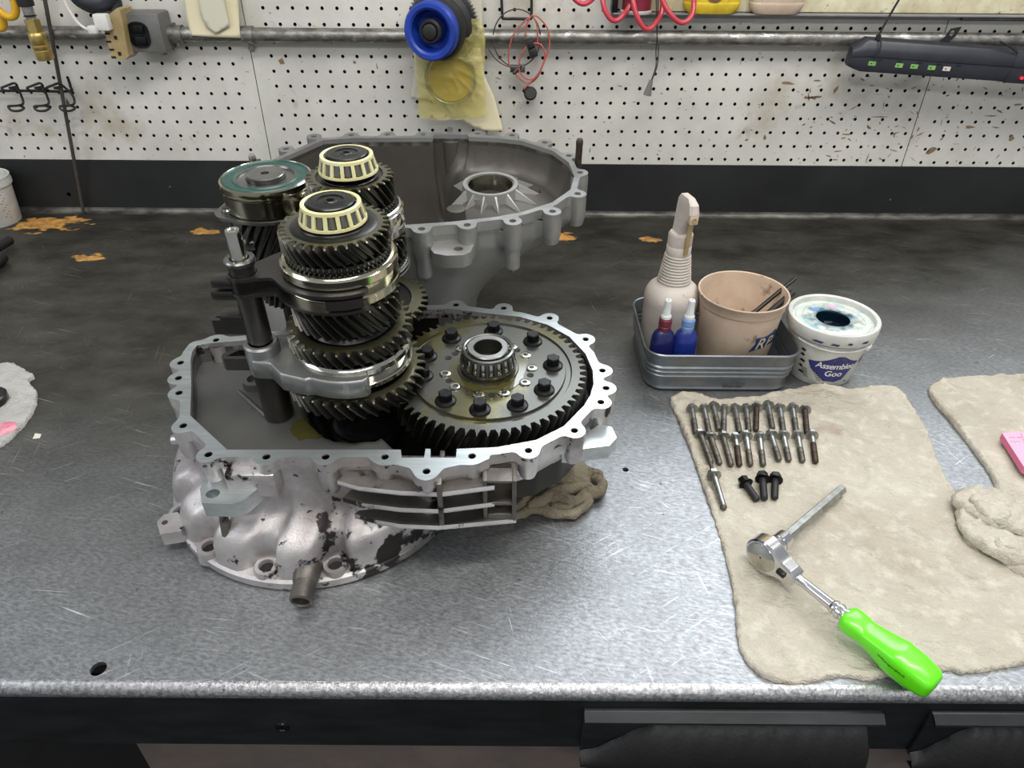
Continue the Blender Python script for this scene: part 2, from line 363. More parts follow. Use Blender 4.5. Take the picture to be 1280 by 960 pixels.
def prism(bm, outer, holes, z0, z1, mi_side=0, mi_top=0, bottom=True):
    loops = [outer] + list(holes); allp = [p for l in loops for p in l]
    ed = []; q = len(outer)
    for l in loops[1:]: ed += [(q + i, q + (i + 1) % len(l)) for i in range(len(l))]; q += len(l)
    r_ = delaunay_2d_cdt([Vector((p[0], p[1])) for p in allp], ed, [list(range(len(outer)))], 1, 1e-7)
    cx = np.array([[sum(r_[0][i].x for i in t) / len(t), sum(r_[0][i].y for i in t) / len(t)] for t in r_[2]])
    keep = np.ones(len(cx), bool)
    for l in loops[1:]: keep &= poly_sd(l, cx[:, 0], cx[:, 1]) > 0
    tris_ = [t for t, k_ in zip(r_[2], keep) if k_]
    top = [bm.verts.new((p[0], p[1], z1)) for p in allp]; bot = [bm.verts.new((p[0], p[1], z0)) for p in allp]
    tv = [top[o_[0]] if o_ else bm.verts.new((v.x, v.y, z1)) for v, o_ in zip(r_[0], r_[3])]
    bv = [bot[o_[0]] if o_ else bm.verts.new((v.x, v.y, z0)) for v, o_ in zip(r_[0], r_[3])]
    for t in tris_:
        try:
            f = bm.faces.new([tv[i] for i in t]); f.material_index = mi_top
            if bottom: bm.faces.new([bv[i] for i in t[::-1]])
        except ValueError: pass
    k = 0
    for l in loops:
        n = len(l)
        for i in range(n):
            j = (i + 1) % n
            try: bm.faces.new((top[k + i], top[k + j], bot[k + j], bot[k + i])).material_index = mi_side
            except ValueError: pass
        k += n
# signed distances on a grid -> smooth cast outlines with fillets
def poly_sd(P, X, Y):
    P = np.array([(p[0], p[1]) for p in P]); d = np.full(X.shape, 1e9); ins = np.zeros(X.shape, bool)
    n = len(P)
    for i in range(n):
        a = P[i]; b = P[(i + 1) % n]; e = b - a; wx = X - a[0]; wy = Y - a[1]
        t = np.clip((wx * e[0] + wy * e[1]) / max(e @ e, 1e-12), 0, 1)
        d = np.minimum(d, np.hypot(wx - e[0] * t, wy - e[1] * t))
        c = ((a[1] > Y) != (b[1] > Y))
        with np.errstate(divide='ignore', invalid='ignore'):
            xx = (b[0] - a[0]) * (Y - a[1]) / (b[1] - a[1] if b[1] != a[1] else 1e-12) + a[0]
        ins ^= c & (X < xx)
    return np.where(ins, -d, d)
def smin(a, b, k): h = np.clip(.5 + .5 * (b - a) / k, 0, 1); return b * (1 - h) + a * h - k * h * (1 - h)
def contour(f, x0, y0, s):
    """largest closed zero contour of grid f (f<0 inside)"""
    ny, nx = f.shape; seg = {}
    def pt(i, j, k, l):
        a = f[j, i]; b = f[l, k]; t = a / (a - b); return (round(x0 + s * (i + (k - i) * t), 7), round(y0 + s * (j + (l - j) * t), 7))
    neg = f < 0
    for j in range(ny - 1):
        for i in range(nx - 1):
            c = (neg[j, i], neg[j, i + 1], neg[j + 1, i + 1], neg[j + 1, i])
            if all(c) or not any(c): continue
            E = {0: (i, j, i + 1, j), 1: (i + 1, j, i + 1, j + 1), 2: (i + 1, j + 1, i, j + 1), 3: (i, j + 1, i, j)}
            cr = [e for e in range(4) if c[e] != c[(e + 1) % 4]]
            if len(cr) == 2: prs = [cr]
            else: prs = [(cr[0], cr[3]), (cr[1], cr[2])]
            for a, b in prs:
                def cp(e):
                    q = E[e]
                    if (q[2], q[3]) < (q[0], q[1]): q = (q[2], q[3], q[0], q[1])
                    return pt(*q)
                pa, pb = cp(a), cp(b)
                seg.setdefault(pa, []).append(pb); seg.setdefault(pb, []).append(pa)
    best = []; seen = set()
    for st in list(seen ^ set(seg)):
        if st in seen: continue
        loop = [st]; seen.add(st); cur = st
        while True:
            nx_ = [q for q in seg[cur] if q not in seen]
            if not nx_: break
            cur = nx_[0]; seen.add(cur); loop.append(cur)
        if len(loop) > len(best): best = loop
    A = sum(best[i][0] * best[(i + 1) % len(best)][1] - best[(i + 1) % len(best)][0] * best[i][1] for i in range(len(best)))
    if A < 0: best = best[::-1]
    out = [best[0]]
    for p in best[1:]:
        if math.hypot(p[0] - out[-1][0], p[1] - out[-1][1]) > s * .8: out.append(p)
    return out
def grid(x0, x1, y0, y1, s): return np.meshgrid(np.arange(x0, x1, s), np.arange(y0, y1, s))
def sheet(bm, loop, res, h, skirt=None, mi=0):
    """heightfield over a closed outline; skirt(x,y,z)->z of the lower edge"""
    P = [Vector((p[0], p[1])) for p in loop]; n = len(P)
    xs = [p.x for p in P]; ys = [p.y for p in P]
    X, Y = grid(min(xs), max(xs), min(ys), max(ys), res)
    d = poly_sd(loop, X, Y); pts = [Vector((a, b)) for a, b in zip(X[d < -res * .45], Y[d < -res * .45])]
    r = delaunay_2d_cdt(P + pts, [], [list(range(n))], 1, 1e-7)
    V = [bm.verts.new((p.x, p.y, h(p.x, p.y))) for p in r[0]]
    for f in r[2]:
        try: bm.faces.new([V[i] for i in f]).material_index = mi
        except ValueError: pass
    if skirt is not None:
        top = [bm.verts.new((p.x, p.y, h(p.x, p.y))) for p in P]
        bot = [bm.verts.new((p.x, p.y, skirt(p.x, p.y, h(p.x, p.y)))) for p in P]
        for i in range(n):
            j = (i + 1) % n
            bm.faces.new((top[i], top[j], bot[j], bot[i])).material_index = mi
def hexprism(bm, r, z0, z1, a0=0., cham=.0): 
    rs = [circ(r, z0, 6, a0=a0), circ(r, z1 - cham, 6, a0=a0)]
    if cham: rs.append(circ(r * .86, z1, 6, a0=a0))
    rings(bm, rs, True, True, True)
def sstep(a, b, x):
    t = min(1, max(0, (x - a) / (b - a))); return t * t * (3 - 2 * t)

# ================================================================== SETTING
YW = 1.365
o = finish('floor', (lambda b: (box(b, -3, 3, -2.5, 1.6, -.96, -.92), b)[1])(BM()), 'floor'); o['kind'] = 'structure'
# wall_back: dark cavity board, three perforated hardboard panels, pipe, battens
bm = BM(); box(bm, -1.75, 1.75, 1.388, 1.44, -.92, .80); wall = finish('wall_back', bm, 'void'); wall['kind'] = 'structure'
def peg_panel(x0, x1, hx, hz, z0, z1):
    p = .0254; r = .0031; bm = BM(); th = .0045
    nx0 = math.ceil((x0 + .010 - hx) / p); nx1 = math.floor((x1 - .010 - hx) / p)
    nz0 = math.ceil((z0 + .006 - hz) / p); nz1 = math.floor((z1 - .010 - hz) / p)
    xe = [x0] + [hx + (k + .5) * p for k in range(nx0, nx1)] + [x1]
    ze = [z0] + [hz + (k + .5) * p for k in range(nz0, nz1)] + [z1]
    k = 8
    for i in range(len(xe) - 1):
        for j in range(len(ze) - 1):
            cx = hx + (nx0 + i) * p; cz = hz + (nz0 + j) * p
            a, b, c, d = xe[i], xe[i + 1], ze[j], ze[j + 1]
            sq = [(b, cz), (b, d), (cx, d), (a, d), (a, cz), (a, c), (cx, c), (b, c)]
            ci = [(cx + r * math.cos(PI / 4 * q), cz + r * math.sin(PI / 4 * q)) for q in range(8)]
            s_ = [bm.verts.new((q[0], YW, q[1])) for q in sq]; c_ = [bm.verts.new((q[0], YW, q[1])) for q in ci]
            e_ = [bm.verts.new((q[0], YW + th, q[1])) for q in ci]
            for q in range(8):
                w_ = (q + 1) % 8
                bm.faces.new((s_[q], s_[w_], c_[w_], c_[q]))
                bm.faces.new((c_[q], c_[w_], e_[w_], e_[q])).material_index = 1
    for q, (x, y) in enumerate(((x0, 0), (x1, 0))):
        bm.faces.new([bm.verts.new(v) for v in ((x, YW, z0), (x, YW, z1), (x, YW + th, z1), (x, YW + th, z0))]).material_index = 1
    bm.faces.new([bm.verts.new(v) for v in ((x0, YW, z0), (x1, YW, z0), (x1, YW + th, z0), (x0, YW + th, z0))]).material_index = 1
    me = bpy.data.meshes.new('pegboard_panel'); bmesh.ops.remove_doubles(bm, verts=bm.verts, dist=1e-6); bm.to_mesh(me); bm.free()
    me.materials.append(M['peg']); me.materials.append(M['hardboard'])
    o = bpy.data.objects.new('pegboard_panel', me); COL.objects.link(o); o.parent = wall
    return o
peg_panel(-1.70, -.4681, -.9602, .1258, .1045, .78)
peg_panel(-.4667, .7480, .1521, .1141, .1025, .78)
peg_panel(.7494, 1.70, .7582, .1108, .1030, .78)
# paint chips and bare patches on the right-hand panel: thin flakes of exposed board
bm = BM(); rnd = random.Random(3); r2_ = random.Random(11)
for px, py, a, b_, r_ in [(r2_.uniform(985, 1285), r2_.uniform(98, 205), r2_.choice((.8, 1.2, 2, 3.5, 6)), r2_.uniform(.35, 1.2), r2_.uniform(-.6, .6) + r2_.choice((0, 0, 1.5))) for _ in range(110)] + [(r2_.uniform(330, 980), r2_.uniform(66, 195), r2_.choice((.8, 1.2, 2, 4)), r2_.uniform(.3, .8), r2_.uniform(-.4, .4) + r2_.choice((0, 1.5))) for _ in range(50)] + list(((984, 104, 9, 2, -.1), (1010, 122, 6, 1.5, 0), (1023, 121, 6, 2, 0), (1017, 122, 5, 2, 0), (933, 175, 3, 1.5, .3), (956, 172, 2.2, 4, .2), (1045, 112, 2, 5, -.3), (1086, 159, 4, 1.6, -.6),
        (1165, 188, 9, 4, .4), (1212, 159, 7, 2, 0), (1264, 173, 4, 4, 0), (1022, 101, 5, 1.2, 0), (1272, 131, 6, 1.2, .1), (352, 77, 4, 4, 0), (443, 78, 2.5, 2, 0), (1100, 146, 14, .8, 0), (1058, 168, 8, .9, 0), (1238, 145, 10, .8, 0))):
    c = aty3(px, py, YW - .0004); sc = .00148; n = 9
    P = []
    for i in range(n):
        t = 2 * PI * i / n; k = rnd.uniform(.6, 1.15); dx = a * sc * k * math.cos(t); dz = b_ * sc * k * math.sin(t)
        P.append(bm.verts.new((c.x + dx * math.cos(r_) - dz * math.sin(r_), c.y, c.z + dx * math.sin(r_) + dz * math.cos(r_))))
    bm.faces.new(P[::-1])
finish('bare_patches', bm, 'chip', wall, False)
# conduit pipe across the wall
pz = .3285
bm = BM(); cyl(bm, (-1.7, YW - .017, pz), (1.7, YW - .017, pz), .0118, n=24); pipe = finish('conduit_pipe', bm, 'galv')
tag(pipe, 'long galvanised conduit pipe running level across the white pegboard', 'pipe')
for x in (-.4600,):
    bm = BM(); b2 = BM(); rings(b2, [circ(.0140, -.010, 24), circ(.0140, .010, 24)], True, True, True); xf(b2, Matrix.Translation((x, YW - .017, pz)) @ Matrix.Rotation(PI / 2, 4, 'Y')); merge(bm, b2)
    cyl(bm, (x - .004, YW - .001, pz - .024), (x - .004, YW - .004, pz - .024), .0055, n=16)
    finish('strap', bm, 'galv', pipe)
# ------------------------------------------------------------------ workbench
bench = thing('workbench', 'long dark steel workbench with worn bare top and black front lip', 'workbench', (0, .8, 0))
bench.location = (0, 0, 0)
YF = .3405; YB = 1.352; X0, X1 = -1.7, 1.7; rr = .010
bm = BM()
holes = []
for px, py, r in ((123, 836, .0066), (782, 587, .0036)):
    c = W.at(px, py, 0); holes.append([(c[0] + r * math.cos(2 * PI * i / 28), c[1] + r * math.sin(2 * PI * i / 28)) for i in range(28)])
prism(bm, [(X0, YF), (X1, YF), (X1, YB), (X0, YB)], holes, -.004, 0)
top = finish('tabletop', bm, 'bench', bench, ang=60)
prof = [(YF - rr * math.sin(a), -rr + rr * math.cos(a)) for a in [PI / 2 * i / 8 for i in range(9)]]
bm = BM(); rings(bm, [[(X0, y, z), (X1, y, z)] for y, z in prof], False)
finish('rounded_front_edge', bm, 'bench_edge', bench, ang=60)
yl = YF - rr
bm = BM(); rings(bm, [[(X0, y, z), (X1, y, z)] for y, z in ((yl, -rr), (yl, -.083), (yl + .002, -.0858), (yl + .02, -.0858), (yl + .02, -.006))], False)
finish('front_lip', bm, 'bench_dark', bench)
bm = BM(); rb = .010; prof = [(YB + rb * math.sin(a), rb - rb * math.cos(a)) for a in [PI / 2 * i / 8 for i in range(9)]]
rings(bm, [[(X0, y, z), (X1, y, z)] for y, z in prof], False)
finish('rear_bend', bm, 'bend', bench, ang=60)
bm = BM()
hc = W.aty(86, 243, YB + rb)
sq = [(X0, rb), (X1, rb), (X1, .1035), (X0, .1035)]
prism(bm, sq, [[(hc[0] + .0042 * math.cos(2 * PI * i / 20), hc[1] + .0042 * math.sin(2 * PI * i / 20)) for i in range(20)]], 0, .0025)
xf(bm, Matrix.Translation((0, YB + rb + .0025, 0)) @ Matrix.Rotation(PI / 2, 4, 'X'))
finish('backsplash', bm, 'splash', bench)
for px, py in ((212, 234), (1113, 250)):
    c = aty3(px, py, YB + rb); bm = BM(); rings(bm, [circ(.0026, 0, 12), circ(.002, .001, 12)], True, False, True); xf(bm, Matrix.Translation(c) @ Matrix.Rotation(PI / 2, 4, 'X')); finish('screw_head', bm, 'steel_mid', bench)
c = aty3(353, 909, yl); bm = BM(); lathe(bm, [(.0062, 0), (.0060, .0012), (.0035, .0018), (.0030, .0008)], 24, cap1=True); box(bm, -.0026, .0026, -.0005, .0005, .0008, .0016); xf(bm, Matrix.Translation(c) @ Matrix.Rotation(PI / 2, 4, 'X')); finish('screw_head', bm, 'steel_dark', bench)
# drawer pulls along the lip: two dark folded sheet drawers with a curled lip
def drawer(px0, px1, pz0, label):
    a = aty3(px0, 893, yl - .004); b_ = aty3(px1, 893, yl - .004)
    t = thing('drawer', label, 'drawer', (a.x, yl, -.02)); t.location = (0, 0, 0)
    bm = BM(); zt = -.0195
    xs0, xs1 = a.x, b_.x
    box(bm, xs0, xs1, yl - .004, yl, -.0840, zt, bev=.0008); finish('drawer_front', bm, 'bench_dark', t)
    bm = BM(); rings(bm, [[(xs0, yl - .0045, zt + .001), (xs1, yl - .0045, zt + .001)], [(xs0, yl - .0115, zt - .0035), (xs1, yl - .0115, zt - .0035)], [(xs0, yl - .012, zt - .0055), (xs1, yl - .012, zt - .0055)], [(xs0, yl - .0045, zt - .008), (xs1, yl - .0045, zt - .008)]], False)
    finish('top_ledge', bm, 'bench_dark', t)
    # curled pull: rolled sheet whose upper line rises from the left corner then runs level, rounded right end
    bm = BM(); n = 48; R_ = []
    for i in range(n + 1):
        s_ = i / n; x = xs0 + (xs1 - xs0) * s_
        rise = sstep(0, .26, s_) * (1 - .0 * s_) ; drop = sstep(.965, 1.0, s_)
        zt2 = -.080 + (.080 - .0360) * rise * (1 - .85 * drop) + .002 * s_
        zb = -.0900
        out = .010 + .012 * rise * (1 - drop)
        row = [(x, yl - .0042, zt2 - .004)]
        for k in range(9):
            a_ = PI * k / 8; row.append((x, yl - .0045 - out * math.sin(a_ * .5) , zt2 + (zb - zt2) * (k / 8) ** 1.6 + .0008 * math.sin(i * 1.7 + k)))
        row.append((x, yl - .006, zb - .001))
        R_.append(row)
    rings(bm, R_, False); finish('curled_pull', bm, 'pull', t, ang=50)
    return t
drawer(730, 1104, 0, 'black drawer with curled pull under the bench lip, below the ratchet handle')
drawer(1166, 1420, 0, 'black drawer with curled pull at the far right of the bench lip')
# cabinet below
cb = thing('drawer_cabinet', 'brown grey cabinet under the bench, top edge seen below the lip', 'cabinet', (0, 0, 0))
bm = BM(); box(bm, -.355, .115, .352, .80, -.90, -.100, bev=.002); finish('carcass', bm, 'cab', cb)
bm = BM(); box(bm, .118, .62, .352, .80, -.90, -.100, bev=.002); finish('carcass', bm, 'cab', cb)
pl = BM(); box(pl, -.066, .066, -.006, .006, -.018, .018, bev=.001); xf(pl, Matrix.Translation((-.428, .385, -.128)) @ Matrix.Rotation(.22, 4, 'Y'))
tag(finish('wood_offcut', pl, 'cab'), 'small slanted board under the bench at the bottom left corner', 'board')

# ================================================================== GEARBOX HALF (front)
HP = [(270, 425), (225.5, 453.3), (223, 472.5), (223.7, 491), (229, 532), (260.5, 568), (333, 571), (407, 571), (481, 571), (533, 589), (590, 570), (660.5, 563), (718, 538), (751, 502.5), (757.5, 485), (753, 463), (732, 424), (687, 397.5), (629.5, 385), (570, 381)]
IP = [(240, 440), (246, 432), (262, 429), (310, 425), (380, 414), (530, 387), (565, 386), (605, 391), (650, 396), (685, 406), (712, 421), (732, 442), (741, 463), (742, 480), (738, 494), (730, 507), (705, 532.5), (670, 550), (620, 559), (571, 561), (570, 572), (538, 572), (538, 561), (532, 561), (530, 572), (502, 572), (501, 562), (284, 562), (237.5, 519), (239, 480), (238, 450)]
ZF = .125
LH = [G.at(x, y, ZF) for x, y in HP]; LI = [G.at(x, y, ZF) for x, y in IP]
BULGE = [G.at(x, y, ZF) for x, y in ((466, 573), (512, 585), (533, 597), (556, 585), (612, 573), (600, 563), (500, 564))]
IPS = LI  # inner outline
def flange_field(step, inner, hl, off, rb, k=.007, extra=()):
    xs = [p[0] for p in inner + hl]; ys = [p[1] for p in inner + hl]
    X, Y = grid(min(xs) - .03, max(xs) + .03, min(ys) - .03, max(ys) + .03, step)
    f = poly_sd(inner, X, Y) - off
    for e in extra: f = smin(f, poly_sd(e[0], X, Y) - e[1], k)
    for h in hl:
        r_ = h[2] if len(h) > 2 else rb
        f = smin(f, np.hypot(X - h[0], Y - h[1]) - r_, k)
    return f, X[0, 0], Y[0, 0]
SI = [p for p in IPS]
INBASE = [p for i, p in enumerate(LI) if i not in (20, 21, 22, 23, 24, 25)]
f, gx, gy = flange_field(.0014, INBASE, LH, .0095, .0105, extra=[(BULGE, .0)])
OUT = contour(f, gx, gy, .0014)
f, gx, gy = flange_field(.002, INBASE, LH, .0070, .0085, extra=[(BULGE, -.003)])
OUTB = contour(f, gx, gy, .002)
HR = .0036
case = thing('gearbox_housing', 'open silver aluminium gearbox housing half holding the gears, front of the bench', 'gearbox housing', (0, 0, 0), frame=Frame())
case.location = G.fwd((0, 0, 0)); case.rotation_euler = (G.t, 0, 0)
hl = [[(h[0] + HR * math.cos(-2 * PI * i / 16), h[1] + HR * math.sin(-2 * PI * i / 16)) for i in range(16)] for h in LH]
bm = BM(); prism(bm, OUT, [LI] + hl, ZF - .012, ZF, mi_side=1, mi_top=0)
finish('mating_flange', bm, 'alu_face', case, ang=38, mats=['alu_cast'])
# body: lofted casting from the flange down to the round bell rim
C0 = np.array((-.150, .600))
def polar(loop, n=288):
    a = np.array([math.atan2(p[1] - C0[1], p[0] - C0[0]) for p in loop]); r = np.array([math.hypot(p[0] - C0[0], p[1] - C0[1]) for p in loop])
    o_ = np.argsort(a); a = a[o_]; r = r[o_]; t = np.linspace(-PI, PI, n, endpoint=False)
    return t, np.interp(t, a, r, period=2 * PI)
BC = (-.205, .590); BR = .158
bell = [(BC[0] + BR * math.cos(t), BC[1] + BR * math.sin(t)) for t in np.linspace(0, 2 * PI, 200, endpoint=False)]
T, rt = polar(OUTB); _, rb_ = polar(bell)
_, rbase = polar(contour(*flange_field(.002, INBASE, [], .0060, .0, extra=[(BULGE, -.006)]), .002))
BB = [G.at(x, y, .016) for x, y in ((226, 640), (262, 684), (333, 708), (419, 706))]
BBr = [(math.atan2(p[1] - C0[1], p[0] - C0[0]), math.hypot(p[0] - C0[0], p[1] - C0[1])) for p in BB]
prof = [(.1135, 0, 0), (.104, .0, .2), (.092, .03, .75), (.080, .08, 1), (.068, .15, 1), (.060, .25, 1), (.054, .42, 1), (.050, .62, 1), (.044, .78, 1), (.034, .87, 1), (.022, .92, 1), (.012, .94, 1), (.011, .955, 1)]
RS = []
for (z, b_, sm) in prof:
    row = []
    for i, t in enumerate(T):
        r0 = rt[i] * (1 - sm) + rbase[i] * sm
        r = r0 * (1 - b_) + rb_[i] * b_
        for (ba, br) in BBr:
            d = abs((t - ba + PI) % (2 * PI) - PI) * br
            wgt = math.exp(-(d / (.0105 + .004 * (1 - z / .08))) ** 4) if d < .04 else 0
            r -= wgt * .020 * sstep(.085, .022, z)
        row.append((C0[0] + r * math.cos(t), C0[1] + r * math.sin(t), z))
    RS.append(row)
bm = BM(); rings(bm, RS); finish('cast_body', bm, 'alu_cast', case, ang=50)
bm = BM()
lathe(bm, [(.10, .0005), (BR - .003, .0), (BR, .002), (BR, .0105), (BR - .003, .0125), (.10, .0125)], 128, BC)
finish('bell_rim', bm, 'alu_cast', case)
for (x, y) in BB:
    bm = BM(); lathe(bm, [(.0135, .004), (.0118, .0165), (.0108, .0180), (.0072, .0180), (.0066, .0170), (.0066, .002)], 28, (x, y), cap1=False)
    lathe(bm, [(.0066, .0130), (.0001, .0130)], 28, (x, y), mi=1)
    finish('bolt_boss', bm, 'alu_cast', case, mats=['hole'])
# conical undersides of the flange bosses
for i, h in enumerate(LH):
    bm = BM(); zb = .112 if i == 9 else .092 if i in (6, 7) else .103 if i in (5, 6, 7, 8, 10, 11) else .096
    r = .0098
    lathe(bm, [(r, ZF - .004), (r, zb), (r * .75, zb - .008), (.001, zb - .012)], 20, h[:2]); finish('flange_boss', bm, 'alu_cast', case)
    bm = BM(); lathe(bm, [(HR, ZF - .0005), (HR * .8, ZF - .0008), (HR * .8, ZF - .010), (HR * .72, ZF - .012)], 16, h[:2], cap1=True); finish('threaded_hole', bm, 'steel_dark', case)
# interior: shallow shelf at the left, deep pit round the gears
RC = (-.0243, .6050); AX = (-.1518, .5850); BX = (-.1570, .6850); CX = (-.2490, .7170); RD = (-.2325, .5677)
def hin(x, y):
    z = .102 + .0015 * noise.noise((x * 20, y * 20, 0))
    for c, r in ((RC, .108), (AX, .042), (BX, .072)):
        d = math.hypot(x - c[0], y - c[1]); z -= .050 * sstep(r + .016, r, d) if z > .06 else 0
    if y < .500 and x > -.115: z = min(z, .102 - .05 * sstep(.500, .496, y))
    return max(z, .048)
LIr = []
for i, p in enumerate(LI):
    q = LI[(i + 1) % len(LI)]; n = max(1, int(math.hypot(q[0] - p[0], q[1] - p[1]) / .005))
    for k in range(n): LIr.append((p[0] + (q[0] - p[0]) * k / n, p[1] + (q[1] - p[1]) * k / n))
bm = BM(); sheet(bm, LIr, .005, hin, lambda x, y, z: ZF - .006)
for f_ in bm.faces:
    if min(v.co.z for v in f_.verts) < .088: f_.material_index = 1  # low faces: oil plus the ring gear's shade, put into the colour
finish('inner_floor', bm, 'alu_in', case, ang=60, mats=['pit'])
# cooling fins at the front right, upright rib and bracket pocket
zz = []
for k, (pl_, pr_, yl_, _z) in enumerate((((425, 620), (612, 611), 10, 0), ((432, 641), (612, 632), 10, 0), ((447, 662), (640, 652), 10, 0))):
    a = G.aty(pl_[0], pl_[1], .4720); m_ = G.aty(500, (pl_[1] + pr_[1]) / 2 + 2, .4590); e = G.aty(pr_[0], pr_[1], .4590)
    z = m_[1]; bm = BM()
    z = min(z, ZF - .020 - k * .0165) if k < 1 else z; zz.append(z)
    pts = [(a[0], .4725), (a[0] + .020, .4655), (m_[0], .4605), (m_[0] + .035, .4590), (e[0] + .004, .4680), (e[0] + .004, .505), (a[0] + .02, .505)]
    rings(bm, [[(p[0], p[1], z - .0035) for p in pts], [(p[0], p[1] - (.0006), z - .0015) for p in pts], [(p[0], p[1] + .001, z + .0012) for p in pts]], True, True, True)
    bm.normal_update()
    for f_ in bm.faces:
        if abs(f_.normal.z) > .7: f_.material_index = 1  # level fin faces take the darker casting tone
    finish('cooling_fin', bm, 'alu_cast', case, mats=['alu_dark'])
a = G.aty(548, 606, .4575); b_ = G.aty(549, 655, .4575)
bm = BM(); box(bm, a[0] - .002, a[0] + .0025, .4570, .50, b_[1] - .002, ZF - .006, bev=.0008); finish('upright_rib', bm, 'alu_dark', case)
YP = .468
x0 = G.aty(609, 620, YP)[0]; x1 = G.aty(640, 620, YP)[0]; zt = ZF - .0125; zb = G.aty(620, 652, YP)[1]
bm = BM(); t_ = .0035; ym = YP + .004; yb = .52
for (xa, xb, za, zc) in ((x0 - .004, x0, zb, zt), (x1, x1 + .004, zb, zt), (x0, x1, zt - .003, zt), (x0, x1, zb + .022, zb + .025), (x0, x1, zb, zb + .010)):
    box(bm, xa, xb, YP, yb, za, zc, bev=.0007)
box(bm, x0, x1, ym + .012, yb, zb, zt)
finish('bracket_pocket', bm, 'alu_dark', case)
bm = BM(); b2 = BM(); lathe(b2, [(.0066, 0), (.0066, .004), (.0050, .005), (.0050, .008), (.004, .009)], 20, cap1=True); xf(b2, Matrix.Translation(((x0 + x1) / 2 - .001, ym + .012, zb + .015)) @ Matrix.Rotation(PI / 2, 4, 'X')); merge(bm, b2); finish('pocket_bolt', bm, 'steel_dark', case)
# right-hand ear
P_ = [G.at(x, y, .104) for x, y in ((703, 563), (716, 564), (735, 560.5), (762, 557), (771, 547), (765, 534), (750, 530), (735, 540), (718, 545))]
bm = BM(); prism(bm, P_, [], .088, .104); finish('mounting_ear', bm, 'alu_face', case)
P_ = [G.at(x, y, .097) for x, y in ((250, 612), (254, 596), (285, 590), (327, 592), (331, 603), (305, 625), (290, 630), (252, 629))]
hc = G.at(266, 617, .097); hh = [(hc[0] + .0062 * math.cos(-2 * PI * i / 20), hc[1] + .0055 * math.sin(-2 * PI * i / 20)) for i in range(20)]
bm = BM(); prism(bm, P_, [hh], .080, .097); finish('mounting_ear', bm, 'alu_face', case, mats=None)
bm = BM(); x_, y_ = G.at(300, 600, .11); box(bm, x_ - .016, x_ + .030, y_ + .002, y_ + .026, .084, .1135, bev=.004); finish('corner_block', bm, 'alu_cast', case)
P_ = [G.at(x, y, .024) for x, y in ((196, 652), (205, 643), (222, 640), (232, 652), (226, 664), (200, 668))]
hc = G.at(206, 653, .024); hh = [(hc[0] + .0030 * math.cos(-2 * PI * i / 16), hc[1] + .0030 * math.sin(-2 * PI * i / 16)) for i in range(16)]
bm = BM(); prism(bm, P_, [hh], .008, .024); finish('side_lug', bm, 'alu_cast', case)
bm = BM(); q = G.at(215, 550, .085); cyl(bm, (q[0], q[1], .085), (q[0] + .02, q[1] + .004, .085), .005, n=16); finish('dowel_boss', bm, 'alu_face', case)
# tube spout at the front
q = G.at(379, 735, .016); bm = BM(); b2 = BM()
lathe(b2, [(.0125, -.030), (.0125, -.008), (.0112, .002), (.0105, .003), (.0105, .020), (.0088, .0215), (.0078, .020), (.0078, .004)], 28)
lathe(b2, [(.0078, .005), (.0001, .005)], 28, mi=1)
xf(b2, Matrix.Translation((q[0], q[1] + .008, .0160)) @ Matrix.Rotation(PI / 2 + .14, 4, 'X')); merge(bm, b2); finish('spout', bm, 'alu_dark', case, mats=['hole'])
# diagonal rib on the bell and raised lower edge
for (pa, pb) in (((272, 640), (288, 712)),):
    a = G.aty(pa[0], pa[1], .463); b_ = G.aty(pb[0], pb[1], .446); bm = BM(); tube(bm, [(a[0], .474, a[1]), ((a[0] + b_[0]) / 2, .462, (a[1] + b_[1]) / 2), (b_[0], .4545, max(.012, b_[1]))], .0045, 8); finish('rib', bm, 'alu_dark', case)
# round recess disc and triangular rib in the floor behind the rods
bm = BM(); q = G.at(318, 474, .11); lathe(bm, [(.013, .101), (.0125, .111), (.0075, .111), (.007, .104)], 24, q, cap1=True); finish('floor_boss', bm, 'alu_in', case)
bm = BM(); a = G.at(298, 489, .103); b_ = G.at(335, 522, .103); tube(bm, [(a[0], a[1], .1025), (b_[0], b_[1], .1025)], .0025, 6); finish('floor_rib', bm, 'alu_in', case)
# oil pooled on the housing floor
bm = BM(); q = G.at(386, 534, .104); P_ = [(q[0] + (.019 + .006 * noise.noise((math.cos(t) * 1.5, math.sin(t) * 1.5, 3))) * math.cos(t), q[1] + (.015 + .006 * noise.noise((math.cos(t) * 2, math.sin(t) * 2, 8))) * math.sin(t)) for t in np.linspace(0, 2 * PI, 40, endpoint=False)]
sheet(bm, P_, .004, lambda x, y: hin(x, y) + .0012, lambda x, y, z: z - .0015)
oilp = finish('oil_puddle', bm, 'oil'); oilp.location = G.fwd((0, 0, 0)); oilp.rotation_euler = (G.t, 0, 0)
tag(oilp, 'small olive puddle of gear oil on the housing floor beside the fork rod', 'oil puddle')
